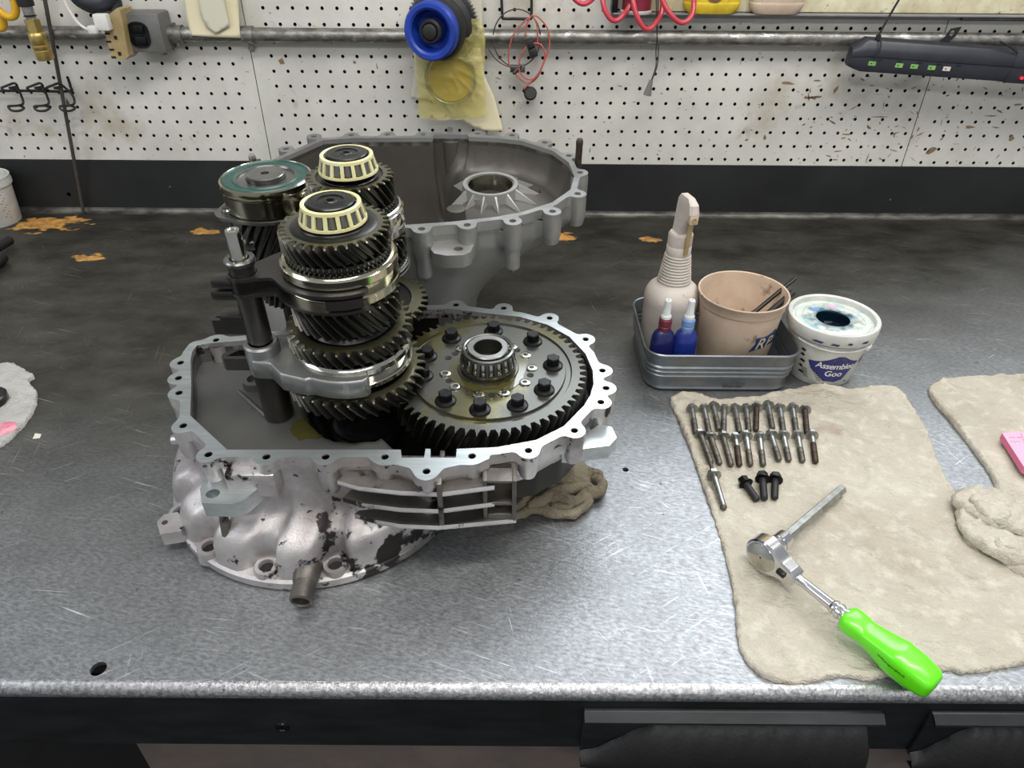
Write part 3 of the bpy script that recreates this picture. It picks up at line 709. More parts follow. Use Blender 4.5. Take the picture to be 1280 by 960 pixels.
# rag wedged under the right of the housing
bm = BM()
P_ = catmull([at3(x, y, 0) for x, y in ((560, 640), (620, 652), (655, 644), (672, 634), (692, 640), (716, 643), (733, 632), (750, 616), (752, 606), (738, 592), (700, 560), (600, 540), (540, 580))], 8, True)
def hr(x, y):
    return .006 + .030 * max(0, noise.noise((x * 22, y * 30, 1.5)) * .6 + .25 + .18 * math.sin(x * 170 + y * 90 + 3 * noise.noise((x * 30, y * 30, 0))))
Pl = [(p.x, p.y) for p in P_]
def hr2(x, y):
    return min(.040, hr(x, y))
bm = BM(); sheet(bm, Pl, .0035, hr2, lambda x, y, z: 0.0005)
def fold(P, r, zz):
    pts = [Vector(at3(p[0], p[1], zz)) for p in P]
    b2 = BM(); tube(b2, pts, lambda t: r * (.66 + .34 * math.sin(PI * min(1, max(0, t)))), 14, k=12)
    for v in b2.verts:
        v.co += Vector((noise.noise(v.co * 60), noise.noise(v.co * 60 + Vector((5, 0, 0))), 0)) * .0030 + Vector((0, 0, 1)) * noise.noise(v.co * 110) * .0024
        v.co.z = max(v.co.z, .0015)
    merge(bm, b2)
fold([(640, 648), (660, 638), (676, 636), (692, 641), (712, 643), (728, 636), (736, 624)], .0062, .008)
fold([(688, 622), (704, 622), (720, 628), (734, 618), (750, 614), (752, 604), (742, 596)], .0066, .010)
fold([(660, 632), (680, 624), (700, 614), (720, 610), (738, 606)], .0070, .016)
fold([(690, 632), (704, 634), (716, 632)], .0045, .014)
tag(finish('shop_rag', bm, 'rag_dirty', ang=180), 'crumpled dirty rag squashed under the right side of the gearbox housing', 'rag')

# ================================================================== GEARS
def gear(n, rt, rr_, z0, z1, twist, rf, rh, dep=.003, hub=None, bore=.008, mface=1, pointed=.16, cham=.0012, low=True):
    """helical gear about Z; rf = inner radius of the toothed rim face, rh = hub radius, dep = recess depth"""
    bm = BM(); h = rt - rr_
    prof = [(.00, rr_), (.22, rr_), (.34, rr_ + h * .6), (.5 - pointed / 2, rt), (.5 + pointed / 2, rt), (.66, rr_ + h * .6), (.78, rr_)]
    def ring(z, tw, ins=0.):
        out = []
        for i in range(n):
            for f_, r in prof:
                a = 2 * PI * (i + f_) / n + tw; r2 = r - (ins if r > rr_ + 1e-6 else 0); out.append((r2 * math.cos(a), r2 * math.sin(a), z))
        return out
    k = 5; N = n * len(prof)
    def cr(r, z, tw): return [(r * math.cos(2 * PI * (i + .0) / N + tw), r * math.sin(2 * PI * (i + .0) / N + tw), z) for i in range(N)]
    side = [ring(z0, 0, cham)] + [ring(z0 + cham + (z1 - z0 - 2 * cham) * j / (k - 1), twist * j / (k - 1)) for j in range(k)]
    low_r = [cr(bore, z0, 0), cr(rf, z0, 0)] if low else []
    rings(bm, low_r + side)
    topr = [ring(z1 - cham, twist), ring(z1, twist, cham), cr(rf, z1, twist)]
    rings(bm, topr, mi=mface)
    if hub is None: hub = z1 - dep * .5
    rings(bm, [cr(rf, z1, twist), cr(rf - .0012, z1 - dep, twist), cr(rh, z1 - dep, twist), cr(rh - .0008, hub, twist), cr(bore, hub, twist)], mi=2)
    return bm
def gpart(name, parent, c_, bm, mats=('gear', 'gear_face', 'steel_dark')):
    xf(bm, Matrix.Translation((c_[0], c_[1], 0)))
    return finish(name, bm, mats[0], parent, ang=28, mats=list(mats[1:]))
def lpart(name, parent, c_, prof, m, n=64, mats=None, ang=35):
    bm = BM(); lathe(bm, prof, n, c_); return finish(name, bm, m, parent, ang=ang, mats=mats)
def gthing(name, label, cat, group=None):
    t = thing(name, label, cat, (0, 0, 0), group=group); t.location = G.fwd((0, 0, 0)); t.rotation_euler = (G.t, 0, 0); return t
_cage = {}
def taper_bearing(parent, c_, z0, z1, r0, r1, cm, nr, race=None, rollm='steel_mid', sock=True):
    """cone and cage: r0 lower outer radius, r1 upper; nr rollers"""
    br = finish('inner_race', (lambda b: (lathe(b, [(r0 - .0045, z0 - .003), (r0 - .0045, z0), (r1 - .0052, z1 - .001), (r1 - .0052, z1 + .0008), (r1 - .0062, z1 + .0016), (race or r1 - .011, z1 + .0016)] + ([(race - .0006, z1 + .0010), (race - .0006, z0 - .004)] if race else []), 56, c_), b)[1])(BM()), 'steel_dark' if not race else 'steel_mid', parent)
    wd = .0017
    bm = BM()
    lathe(bm, [(r1 - .0034, z1 - .0012), (r1 - .0034, z1), (r1 - .0018, z1 + .0008), (r1, z1), (r1 + .0004, z1 - .0025), (r1 - .0020, z1 - .0027)], 64, c_)
    lathe(bm, [(r0 - .0030, z0 + .0020), (r0 + .0002, z0 + .0020), (r0 + .0004, z0), (r0 - .0030, z0), (r0 - .0030, z0 + .0020)], 64, c_)
    for i in range(nr):
        a = 2 * PI * i / nr; u = Vector((math.cos(a), math.sin(a), 0)); v = Vector((-math.sin(a), math.cos(a), 0)); w_ = .30 * 2 * PI * r0 / nr / 2
        q = []
        for rr2, z in ((r0 + .0002, z0 + .0015), (r1 + .0002, z1 - .002)):
            for dr in (0, -.0020):
                for s_ in (-1, 1): q.append(u * (rr2 + dr) + v * w_ * s_ + Vector((c_[0], c_[1], z)))
        vs = [bm.verts.new(p) for p in q]
        for f_ in ((0, 1, 5, 4), (0, 2, 6, 4), (1, 3, 7, 5), (2, 3, 7, 6)): bm.faces.new([vs[x] for x in f_])
    finish('cage', bm, cm, br)
    rb = BM(); L = math.hypot(z1 - z0 - .0045, r0 - r1); rad = .36 * 2 * PI * r0 / nr * .92
    rings(rb, [circ(rad * .8, 0, 10), circ(rad, .0006, 10), circ(rad * .92, L - .0006, 10), circ(rad * .7, L, 10)], True, True, True)
    me = None
    for i in range(nr):
        a = 2 * PI * (i + .5) / nr; u = Vector((math.cos(a), math.sin(a), 0))
        p = u * (r0 - rad - .0002) + Vector((c_[0], c_[1], z0 + .0022)); q = u * (r1 - rad - .0002) + Vector((c_[0], c_[1], z1 - .0022))
        if me is None: o_ = finish('roller', rb, rollm, br, ang=50); me = o_.data
        else: o_ = bpy.data.objects.new('roller', me); COL.objects.link(o_); o_.parent = br
        o_.matrix_local = axis_m(p, q - p)
    return br
def shaft_end(parent, c_, z, r):
    """rounded shaft end with a centre socket"""
    bm = BM()
    lathe(bm, [(r, z - .008), (r, z - .0015), (r - .0015, z), (r * .62, z + .0004), (r * .60, z - .0006), (r * .34, z - .0004), (r * .30, z + .0002), (.0032, z + .0002), (.0028, z - .0008), (.0024, z - .004)], 48, c_, cap1=True)
    return finish('shaft_end', bm, 'steel_dark', parent)
def dog_ring(parent, c_, z0, z1, r, n=54, m='steel_dark'):
    bm = gear(n, r, r - .0022, z0, z1, 0, r - .004, r - .008, .001, pointed=.12, cham=(z1 - z0) * .42, bore=.02)
    return gpart('dog_teeth', parent, c_, bm, ('gear', 'gear', 'steel_dark'))
def sleeve(parent, c_, z0, z1, r, rin, m='steel', gz=None, gd=.005, gh=.009):
    zc = (z0 + z1) / 2 if gz is None else gz
    return lpart('synchro_sleeve', parent, c_, [(rin, z0), (r - .0015, z0), (r, z0 + .0012), (r, zc - gh / 2 - .001), (r - .0008, zc - gh / 2), (r - gd, zc - gh / 2), (r - gd, zc + gh / 2), (r - .0008, zc + gh / 2), (r, zc + gh / 2 + .001), (r - .0002, z1 - .0035), (r - .0016, z1 - .0022), (r - .0024, z1 - .0008), (r - .0045, z1), (rin, z1), (rin, z0)], m, 96)

# ---- front gear shaft
sa = gthing('gear_shaft', 'front upright gear stack nearest the camera with cream roller bearing on top', 'gear shaft', 'gear shafts standing in the gearbox housing')
lpart('shaft', sa, AX, [(.014, .060), (.014, .30), (.019, .3005), (.019, .306)], 'steel_dark')
taper_bearing(sa, AX, .3052, .3205, .0282, .0250, 'cage', 16)
shaft_end(sa, AX, .3222, .0175)
lpart('thrust_washer', sa, AX, [(.018, .2995), (.0365, .2995), (.0370, .3005), (.0370, .3012), (.0345, .3022), (.0300, .3022), (.0290, .3035), (.019, .3035)], 'steel_dark')
gpart('gear', sa, AX, gear(33, .0472, .0410, .2825, .3010, -.30, .0370, .030, .0025))
dog_ring(sa, AX, .2775, .2815, .0462, 60); dog_ring(sa, AX, .2740, .2772, .0452, 60)
lpart('synchro_hub', sa, AX, [(.015, .2745), (.0445, .2745), (.0445, .2500), (.015, .25)], 'steel_dark')
sleeve(sa, AX, .2455, .2755, .0508, .0452, 'steel_gold', gz=.2595, gd=.006, gh=.0095)
dog_ring(sa, AX, .2400, .2440, .0455, 60)
gpart('gear', sa, AX, gear(30, .0492, .0428, .2120, .2385, -.40, .036, .030, .0025))
lpart('collar', sa, AX, [(.015, .2125), (.0335, .2125), (.0340, .2065), (.0380, .2020), (.015, .2020)], 'steel_dark')
gpart('gear', sa, AX, gear(34, .0582, .0515, .1885, .2045, -.20, .0440, .036, .0065))
dog_ring(sa, AX, .1850, .1882, .0485, 60)
lpart('synchro_hub', sa, AX, [(.015, .1850), (.0480, .1850), (.0480, .1640), (.015, .164)], 'steel_dark')
sleeve(sa, AX, .1610, .1855, .0545, .0485, 'steel', gz=.1715, gd=.0055, gh=.009)
dog_ring(sa, AX, .1560, .1600, .0480, 60)
lpart('collar', sa, AX, [(.015, .164), (.034, .164), (.034, .150), (.015, .150)], 'steel_dark')
gpart('gear', sa, AX, gear(36, .0668, .0590, .1365, .1545, -.20, .0515, .034, .004))
gpart('pinion', sa, AX, gear(16, .0290, .0230, .1000, .1360, -.5, .019, .015, .001))
lpart('lower_bearing', sa, AX, [(.014, .060), (.036, .060), (.0375, .064), (.0375, .076), (.034, .078), (.034, .082), (.030, .084), (.026, .084), (.026, .099), (.014, .099)], 'black')
# ---- rear gear shaft
sb = gthing('gear_shaft', 'rear upright gear stack behind the front one, smaller top gear and cream bearing', 'gear shaft', 'gear shafts standing in the gearbox housing')
lpart('shaft', sb, BX, [(.014, .056), (.014, .305), (.019, .3055), (.019, .312)], 'steel_dark')
taper_bearing(sb, BX, .3085, .3240, .0278, .0247, 'cage', 16)
shaft_end(sb, BX, .3255, .0172)
gpart('gear', sb, BX, gear(28, .0418, .0358, .2810, .3040, -.38, .0320, .026, .0015))
dog_ring(sb, BX, .2765, .2800, .0430, 54); dog_ring(sb, BX, .2735, .2763, .0445, 60)
lpart('synchro_hub', sb, BX, [(.015, .2735), (.0440, .2735), (.0440, .2500), (.015, .25)], 'steel_dark')
sleeve(sb, BX, .2480, .2745, .0488, .0445, 'steel', gz=.2605, gd=.005, gh=.008)
dog_ring(sb, BX, .2430, .2470, .0455, 60)
gpart('gear', sb, BX, gear(30, .0478, .0415, .2180, .2420, -.34, .036, .030, .0025))
dog_ring(sb, BX, .2150, .2178, .0480, 60)
sleeve(sb, BX, .2055, .2148, .0500, .0440, 'steel_mid', gz=.2098, gd=.0030, gh=.003)
lpart('collar', sb, BX, [(.015, .2055), (.035, .2055), (.035, .190), (.035, .190), (.035, .166), (.015, .166)], 'steel_dark')
gpart('gear', sb, BX, gear(36, .0655, .0590, .1556, .1655, -.1, .048, .036, .002))
lpart('collar', sb, BX, [(.015, .1556), (.028, .1556), (.028, .06), (.015, .06)], 'steel_dark')
# ---- left rear idler with the sealed bearing
sc = gthing('bearing_carrier', 'wide polished bearing with green seal on top of the left rear shaft', 'bearing')
lpart('shaft', sc, CX, [(.012, .060), (.012, .270)], 'steel_dark')
lpart('outer_race', sc, CX, [(.030, .2605), (.0425, .2605), (.0440, .2620), (.0440, .2790), (.0420, .2800), (.0425, .2805), (.0452, .2815), (.0460, .2835), (.0452, .2885), (.0430, .2895), (.0422, .2885)], 'steel_gold', 80)
lpart('seal', sc, CX, [(.0426, .2885), (.0412, .2898), (.0400, .2885), (.0330, .2885), (.0320, .2895), (.0305, .2890)], 'seal', 80)
lpart('inner_race', sc, CX, [(.0310, .2880), (.0305, .2892), (.0285, .2892), (.0275, .2872), (.0195, .2872)], 'steel_mid', 80)
bm = BM(); lathe(bm, [(.0190, .2872), (.0190, .2915), (.0180, .2922), (.0042, .2922), (.0038, .2895)], 64, CX, cap1=True); finish('centre_cap', bm, 'steel_mid', sc)
gpart('gear', sc, CX, gear(26, .0430, .0368, .2000, .2570, .75, .033, .028, .002))
gpart('gear', sc, CX, gear(24, .0300, .0255, .1500, .1900, .4, .026, .02, .002))
# stamped bracket under the bearing with its screw
def pxy(L_, z): return [G.at(x, y, z) for x, y in L_]
X, Y = grid(-.34, -.18, .62, .78, .0015)
f = np.hypot(X - CX[0], Y - CX[1]) - .0475
sc_xy = G.at(285, 268, .258); f = smin(f, np.hypot(X - sc_xy[0], Y - sc_xy[1]) - .010, .02)
f = smin(f, poly_sd([(sc_xy[0], sc_xy[1] - .006), (sc_xy[0] + .040, sc_xy[1] - .006), (CX[0], CX[1]), (CX[0] - .044, CX[1])], X, Y), .006)
br = contour(f, X[0, 0], Y[0, 0], .0015)
bm = BM(); prism(bm, br, [], .2572, .2602); finish('bracket_plate', bm, 'steel_mid', sc)
a = G.at(292, 270, .2575); b_ = G.at(317, 270, .2575)
bm = BM(); yv = a[1] - .004
rings(bm, [[(a[0], y, z), (b_[0], y, z)] for y, z in ((yv + .006, .2600), (yv, .2598), (yv - .0022, .2580), (yv - .0030, .2540), (yv - .0030, .2350), (yv - .005, .2320), (yv - .012, .2300), (yv - .012, .2280), (yv - .004, .2300), (yv - .0005, .234), (yv - .0005, .254), (yv + .001, .2575))], False)
finish('bracket_flap', bm, 'steel_mid', sc)
sx = G.at(285, 262, .262); bm = BM(); lathe(bm, [(.0035, .238), (.0035, .2602), (.0068, .2602), (.0068, .2625), (.0052, .2640), (.0052, .2658), (.0040, .2664), (.0030, .2650)], 24, sx, cap1=True); finish('bracket_screw', bm, 'steel_mid', sc)

# ---- ring gear with carrier
rg = gthing('ring_gear', 'large flat helical ring gear with black hex bolts and central roller bearing', 'gear')
ZR = .1335
bm = gear(62, .1003, .0930, ZR - .032, ZR, .13, .0850, .0790, .0022, pointed=.10, hub=ZR + .0006, bore=.020)
gpart('toothed_ring', rg, RC, bm, ('gear', 'ring_face', 'ring_face'))
lpart('bearing_seat', rg, RC, [(.0315, ZR + .0006), (.0305, ZR + .0026), (.0270, ZR + .0030), (.0270, ZR + .006), (.0225, ZR + .0065)], 'ring_face', 56)
taper_bearing(rg, RC, ZR + .0075, ZR + .0255, .0288, .0260, 'steel_mid', 20, race=.0145, rollm='steel')
bm = BM(); lathe(bm, [(.0143, ZR + .024), (.0138, ZR + .010), (.0125, ZR + .008), (.0125, ZR - .01), (.0001, ZR - .01)], 40, RC); finish('bore', bm, 'hole', rg)
lpart('bore_lip', rg, RC, [(.0144, ZR + .006), (.0115, ZR + .006), (.0115, ZR + .003)], 'steel_mid', 40)
me = None
bolt_px = [(569, 420), (616, 413), (661, 423), (687, 450), (685, 482), (653, 507), (598, 514), (550, 499), (535, 439)]
angs = []
for px, py in bolt_px:
    q = G.at(px, py, ZR + .008); angs.append(math.atan2(q[1] - RC[1], q[0] - RC[0]))
angs.append(angs[7] + (angs[8] - angs[7]) % (-2 * PI) / 2 if False else math.radians(193))
for a in angs:
    if me is None:
        bm = BM(); lathe(bm, [(.0102, 0), (.0104, .0010), (.0097, .0022), (.0074, .0032)], 24, cap1=True); hexprism(bm, .0070, .0025, .0112, .3, .0008); lathe(bm, [(.0045, .0112), (.0040, .0100)], 16, cap1=True)
        o_ = finish('hex_bolt', bm, 'black', rg, ang=30); me = o_.data
    else: o_ = bpy.data.objects.new('hex_bolt', me); COL.objects.link(o_); o_.parent = rg
    o_.location = (RC[0] + .0660 * math.cos(a), RC[1] + .0660 * math.sin(a), ZR + .0004); o_.rotation_euler = (0, 0, a * 1.7)
me = None
for a in (57, 30, 0, -33, -68, -100, -135, -166, 132):
    a = math.radians(a)
    if me is None:
        bm = BM(); lathe(bm, [(.0060, 0), (.0056, .0011), (.0050, .0013), (.0028, .0013), (.0024, -.0006)], 20, cap1=True)
        for k in range(6):
            bm.faces.new([bm.verts.new((q[0], q[1], .0009)) for q in [(.0028 * math.cos(k * PI / 3 + d) * (1 if d == 0 else .85), .0028 * math.sin(k * PI / 3 + d) * (1 if d == 0 else .85)) for d in (-.3, 0, .3)]])
        o_ = finish('socket_screw', bm, 'steel', rg, mats=['hole']); me = o_.data
    else: o_ = bpy.data.objects.new('socket_screw', me); COL.objects.link(o_); o_.parent = rg
    o_.location = (RC[0] + .0440 * math.cos(a), RC[1] + .0440 * math.sin(a), ZR + .0007)
me = None
for a, r_ in ((47, .043), (-15, .044), (-84, .044), (-151, .044), (158, .045), (145, .043)):
    a = math.radians(a)
    if me is None:
        bm = BM(); lathe(bm, [(.0036, .0002), (.0034, .00015), (.0001, .0001)], 16); o_ = finish('drilled_hole', bm, 'hole', rg); me = o_.data
    else: o_ = bpy.data.objects.new('drilled_hole', me); COL.objects.link(o_); o_.parent = rg
    o_.location = (RC[0] + r_ * math.cos(a), RC[1] + r_ * math.sin(a), ZR + .0007)
bm = BM()
def oilr(t): return .0385 + .005 * noise.noise((math.cos(t) * 1.6 + 5, math.sin(t) * 1.6, 0)) + .002 * noise.noise((math.cos(t) * 5, math.sin(t) * 5, 0))
P_ = [(RC[0] + .001 + oilr(t) * math.cos(t), RC[1] - .002 + oilr(t) * math.sin(t)) for t in np.linspace(0, 2 * PI, 90, endpoint=False)]
sheet(bm, P_, .004, lambda x, y: ZR + .0012, lambda x, y, z: ZR + .0006); finish('oil_film', bm, 'oil', rg)

# ---- selector rod with forks
fa = gthing('fork_rod', 'upright selector rod in a dark tube left of the gear stacks, polished top', 'rod')
lpart('rod', fa, RD, [(.0068, .11), (.0068, .3005), (.0058, .3030), (.0040, .3030), (.0032, .3022), (.0005, .3020)], 'steel', 32)
lpart('upper_tube', fa, RD, [(.0075, .2745), (.0085, .2765), (.0120, .2765), (.0126, .2750), (.0126, .2720), (.0112, .2705), (.0112, .1960), (.0104, .1930), (.0075, .1930)], 'fork_dark', 40)
lpart('collar_ring', fa, RD, [(.0078, .2748), (.0084, .2772), (.0122, .2776), (.0132, .2762), (.0132, .2742)], 'steel_mid', 40)
lpart('lower_tube', fa, RD, [(.0142, .1600), (.0144, .1050), (.0138, .1030)], 'fork_dark', 40)
def lug(pts_px, z, th, y, m='fork_dark'):
    P = [G.aty(x, yy, y) for x, yy in pts_px]
    bm = BM(); xs = [p[0] for p in P]; 
    prism(bm, P, [], -th / 2, th / 2); xf(bm, Matrix.Translation((0, y, 0)) @ Matrix.Rotation(PI / 2, 4, 'X'))
    return bm
for (xa, ya, xb, yb_) in ((266, 345, 290, 354), (266, 359, 291, 369), (277, 389, 296, 396)):
    a = G.aty(xa, ya, RD[1]); b_ = G.aty(xb, yb_, RD[1])
    bm = BM(); box(bm, a[0], RD[0] - .008, RD[1] - .008, RD[1] + .006, b_[1] - .001, a[1], bev=.0008); finish('lug', bm, 'fork_dark', fa)
for (xa, xb, yt, ybt) in ((266, 300, 400, 417), (280, 315, 448, 462)):
    a = G.aty(xa, ybt, RD[1] - .008); b_ = G.aty(xb, yt, RD[1] - .008); zt = b_[1]; zb = a[1]
    bm = BM(); y0_ = RD[1] - .009; y1_ = RD[1] + .008
    prism(bm, [(a[0], y0_ + .003), (a[0] + .003, y0_), (RD[0] - .006, y0_), (RD[0] - .006, y1_), (a[0] + .012, y1_), (a[0], y0_ + .009)], [[(a[0] + .0045, y0_ + .0045), (a[0] + .013, y1_ - .003), (RD[0] - .012, y1_ - .003), (RD[0] - .012, y0_ + .0045)]], zb, zt)
    finish('lug', bm, 'fork_dark', fa)
def fork_shape(rin, rout, a0, a1, collar_r, tang, step=.0012, extra=None):
    X, Y = grid(RD[0] - .03, AX[0] + rout + .02, AX[1] - rout - .02, AX[1] + rout + .02, step)
    dx = X - AX[0]; dy = Y - AX[1]; d = np.hypot(dx, dy); rm = (rin + rout) / 2; hw = (rout - rin) / 2
    ang = np.degrees(np.arctan2(dy, dx)) % 360
    fa_ = np.maximum(d - rout, rin - d)
    ax = [math.radians(a) for a in (a0, a1)]
    ins = (ang >= a0) & (ang <= a1)
    e = np.minimum(*[np.hypot(dx - rm * math.cos(q), dy - rm * math.sin(q)) for q in ax]) - hw
    fa_ = np.where(ins, fa_, np.maximum(e, fa_))
    fc = np.hypot(X - RD[0], Y - RD[1]) - collar_r
    f = smin(fa_, fc, .003)
    w_ = poly_sd(tang, X, Y); f = smin(f, w_, .006)
    f = np.maximum(f, rin - d)
    return contour(f, X[0, 0], Y[0, 0], step)
rc_ = .0405 / .0462
tg = [(RD[0] - .002, RD[1] - .0125), (AX[0] - .052, AX[1] - .026), (AX[0] - .036, AX[1] - .040), (AX[0] - .030, AX[1] - .030), (AX[0] - .050, AX[1] + .012), (AX[0] - .046, AX[1] + .030), (AX[0] - .062, AX[1] + .016), (RD[0] + .002, RD[1] + .0125)]
fk = fork_shape(.0458, .0575, 140, 300, .0135, tg)
ff = gthing('shift_fork', 'dark steel double plate shift fork around the upper synchro sleeve', 'shift fork', 'shift forks')
hole_ = [(RD[0] + .0118 * math.cos(-2 * PI * i / 28), RD[1] + .0118 * math.sin(-2 * PI * i / 28)) for i in range(28)]
bm = BM(); prism(bm, fk, [hole_], .2605, .2635); finish('upper_plate', bm, 'fork_dark', ff, ang=50)
bm = BM(); prism(bm, fk, [hole_], .2450, .2478); finish('lower_plate', bm, 'fork_dark', ff, ang=50)
fk2 = fork_shape(.0458, .0505, 150, 290, .0126, [(AX[0] + (p[0] - AX[0]) * .90 - .003, AX[1] + (p[1] - AX[1]) * .86 + .001) for p in tg])
bm = BM(); prism(bm, fk2, [hole_], .2477, .2606); finish('web', bm, 'steel_dark', ff, ang=50)
bm = BM(); 
tip = [(AX[0] + r * math.cos(math.radians(t)), AX[1] + r * math.sin(math.radians(t))) for r, t in ((.0460, 268), (.0580, 268), (.0584, 284), (.0580, 299), (.0460, 299))]
prism(bm, tip, [], .2500, .2585); finish('fork_pad', bm, 'fork_dark', ff)
tg2 = [(RD[0] - .004, RD[1] - .0150), (AX[0] - .070, AX[1] - .036), (AX[0] - .056, AX[1] - .052), (AX[0] - .032, AX[1] - .060), (AX[0] - .025, AX[1] - .051), (AX[0] - .052, AX[1] - .016), (AX[0] - .055, AX[1] + .012), (RD[0] + .004, RD[1] + .0150)]
fk = fork_shape(.0496, .0640, 165, 287, .0160, tg2)
fl = gthing('shift_fork', 'pale aluminium shift fork around the lower synchro sleeve', 'shift fork', 'shift forks')
hole_ = [(RD[0] + .0146 * math.cos(-2 * PI * i / 28), RD[1] + .0146 * math.sin(-2 * PI * i / 28)) for i in range(28)]
def inset(loop, d):
    n = len(loop); out = []
    for i in range(n):
        a = loop[i - 1]; b_ = loop[(i + 1) % n]; t = Vector((b_[0] - a[0], b_[1] - a[1])); t.normalize(); out.append((loop[i][0] - t.y * d, loop[i][1] + t.x * d))
    return out
bm = BM(); prism(bm, inset(fk, .0015), [hole_], .1790, .1800, bottom=False)
rings(bm, [[(p[0], p[1], .1600) for p in inset(fk, .0015)], [(p[0], p[1], .1615) for p in fk], [(p[0], p[1], .1775) for p in fk], [(p[0], p[1], .1796) for p in inset(fk, .0010)], [(p[0], p[1], .1800) for p in inset(fk, .0022)]])
prism(bm, inset(fk, .0015), [hole_], .1600, .1605)
finish('fork_body', bm, 'alu_rear_face', fl, ang=60)
bm = BM(); lathe(bm, [(.0106, .188), (.0106, .1905), (.0115, .1915), (.0145, .1915), (.0160, .1895), (.0162, .1600)], 40, RD); finish('collar', bm, 'alu_rear_face', fl)
bm = BM(); prism(bm, [(AX[0] + r * math.cos(math.radians(t)), AX[1] + r * math.sin(math.radians(t))) for r, t in ((.0500, 272), (.0645, 272), (.0640, 284), (.0628, 291), (.0500, 292))], [], .1665, .1775); finish('fork_pad', bm, 'alu_face', fl)

# ================================================================== REAR HOUSING HALF
RO_ = [(527, 286), (584, 281), (641, 276), (690.5, 264), (722, 242), (725, 215.5), (711, 194.5), (681, 178), (640, 169), (597, 167), (562.5, 160), (529, 168), (484.5, 168), (439, 168.7), (392.5, 170.5), (357.5, 186), (322, 200), (303, 214), (297, 236), (400, 276)]
RI_ = [(352, 198), (404, 175), (440, 172.5), (540, 172), (542, 168), (584, 168), (586, 171), (620, 172.5), (652, 176), (690, 188), (711, 203), (718, 220), (713, 237), (690, 253), (652, 265), (620, 271), (565, 277), (507, 281), (400, 268), (318, 238), (320, 214)]
rhl = [R.at(x, y) for x, y in RO_]; ri = [R.at(x, y) for x, y in RI_]
f, gx, gy = flange_field(.0016, ri, rhl, .0075, .0105)
ro = contour(f, gx, gy, .0016)
f, gx, gy = flange_field(.003, ri, rhl, .0055, .0095); rob = contour(f, gx, gy, .003)
f, gx, gy = flange_field(.003, ri, [], .0055, 0); robb = contour(f, gx, gy, .003)
rear = thing('gearbox_housing', 'grey empty gearbox housing half standing behind the gears against the wall', 'gearbox housing')
rear.location = R.fwd((0, 0, 0)); rear.location = (0, .85, .236); rear.rotation_euler = (R.t, 0, 0)
# thing-local = frame coordinates with y measured from .85
def rl(p): return (p[0], p[1] - .85)
ro = [rl(p) for p in ro]; ril = [rl(p) for p in ri]; rhl2 = [rl(p) for p in rhl]; rob = [rl(p) for p in rob]; robb = [rl(p) for p in robb]
hl = [[(h[0] + .0042 * math.cos(-2 * PI * i / 16), h[1] + .0042 * math.sin(-2 * PI * i / 16)) for i in range(16)] for h in rhl2]
bm = BM(); prism(bm, ro, [ril] + hl, -.012, 0, mi_side=1); finish('mating_flange', bm, 'alu_rear_face', rear, ang=38, mats=['alu_rear'])
C0 = np.array((-.12, .11))
T, rt = polar(rob); _, rbb = polar(robb)
bot = [(-.205 + .150 * abs(math.cos(t)) ** .6 * (1 if math.cos(t) > 0 else -1), .062 + .150 * abs(math.sin(t)) ** .7 * (1 if math.sin(t) > 0 else -1)) for t in np.linspace(0, 2 * PI, 200, endpoint=False)]
_, rbo = polar(bot)
RS = []
for z, b_, sm in ((-.0115, 0, 0), (-.030, 0, 0), (-.036, .01, .5), (-.040, .02, .9), (-.055, .10, 1), (-.075, .26, 1), (-.10, .45, 1), (-.13, .68, 1), (-.155, .85, 1), (-.185, .97, 1), (-.205, 1, 1), (-.222, 1, 1)):
    row = []
    for i, t in enumerate(T):
        r = (rt[i] * (1 - sm) + rbb[i] * sm) * (1 - b_) + rbo[i] * b_
        x, y = C0[0] + r * math.cos(t), C0[1] + r * math.sin(t)
        zz = z
        row.append((x, y, zz if zz > -.19 else max(zz, -(.236 + y * R.s) / R.c + .001) if z < -.2 else zz))
    RS.append(row)
bm = BM(); rings(bm, RS); finish('cast_body', bm, 'alu_rear', rear, ang=60)
rc = R.aty(613, 232, .95)
qy = None
zrace = -.034
q = R.at(613, 228, zrace + .008); RR = rl(q)
def rin_(x, y):
    d = math.hypot(x - RR[0], y - RR[1])
    z = -.050 + .010 * sstep(.10, .03, d)
    if d < .034: z = -.075
    left = sstep(RR[0] - .045, RR[0] - .085, x + .25 * abs(y - RR[1]) - .02)
    z = z * (1 - left) + (-.150) * left
    k = R.at(666, 234, -.04); k = rl(k); z -= .020 * sstep(.0105, .0075, math.hypot(x - k[0], y - k[1]))
    k = R.at(649, 190, -.04); k = rl(k); z -= .018 * sstep(.011, .006, math.hypot(x - k[0], (y - k[1]) * .6))
    return z
ril2 = []
for i, p in enumerate(ril):
    q_ = ril[(i + 1) % len(ril)]; n = max(1, int(math.hypot(q_[0] - p[0], q_[1] - p[1]) / .005))
    for k in range(n): ril2.append((p[0] + (q_[0] - p[0]) * k / n, p[1] + (q_[1] - p[1]) * k / n))
bm = BM()
RA = np.array(ril2)
def rin2(x, y):
    d = math.sqrt(((RA[:, 0] - x) ** 2 + (RA[:, 1] - y) ** 2).min()); z = rin_(x, y); k = max(0, 1 - d / .016)
    return z + (-.014 - z) * k ** 2.5 * (1 if z > -.08 else .7)
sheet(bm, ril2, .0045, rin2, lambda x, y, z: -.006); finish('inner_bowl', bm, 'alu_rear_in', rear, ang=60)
bm = BM(); lathe(bm, [(.0400, zrace - .012), (.0375, zrace + .005), (.0370, zrace + .007), (.0322, zrace + .007), (.0318, zrace + .006)], 64, RR); finish('bearing_boss', bm, 'alu_rear', rear)
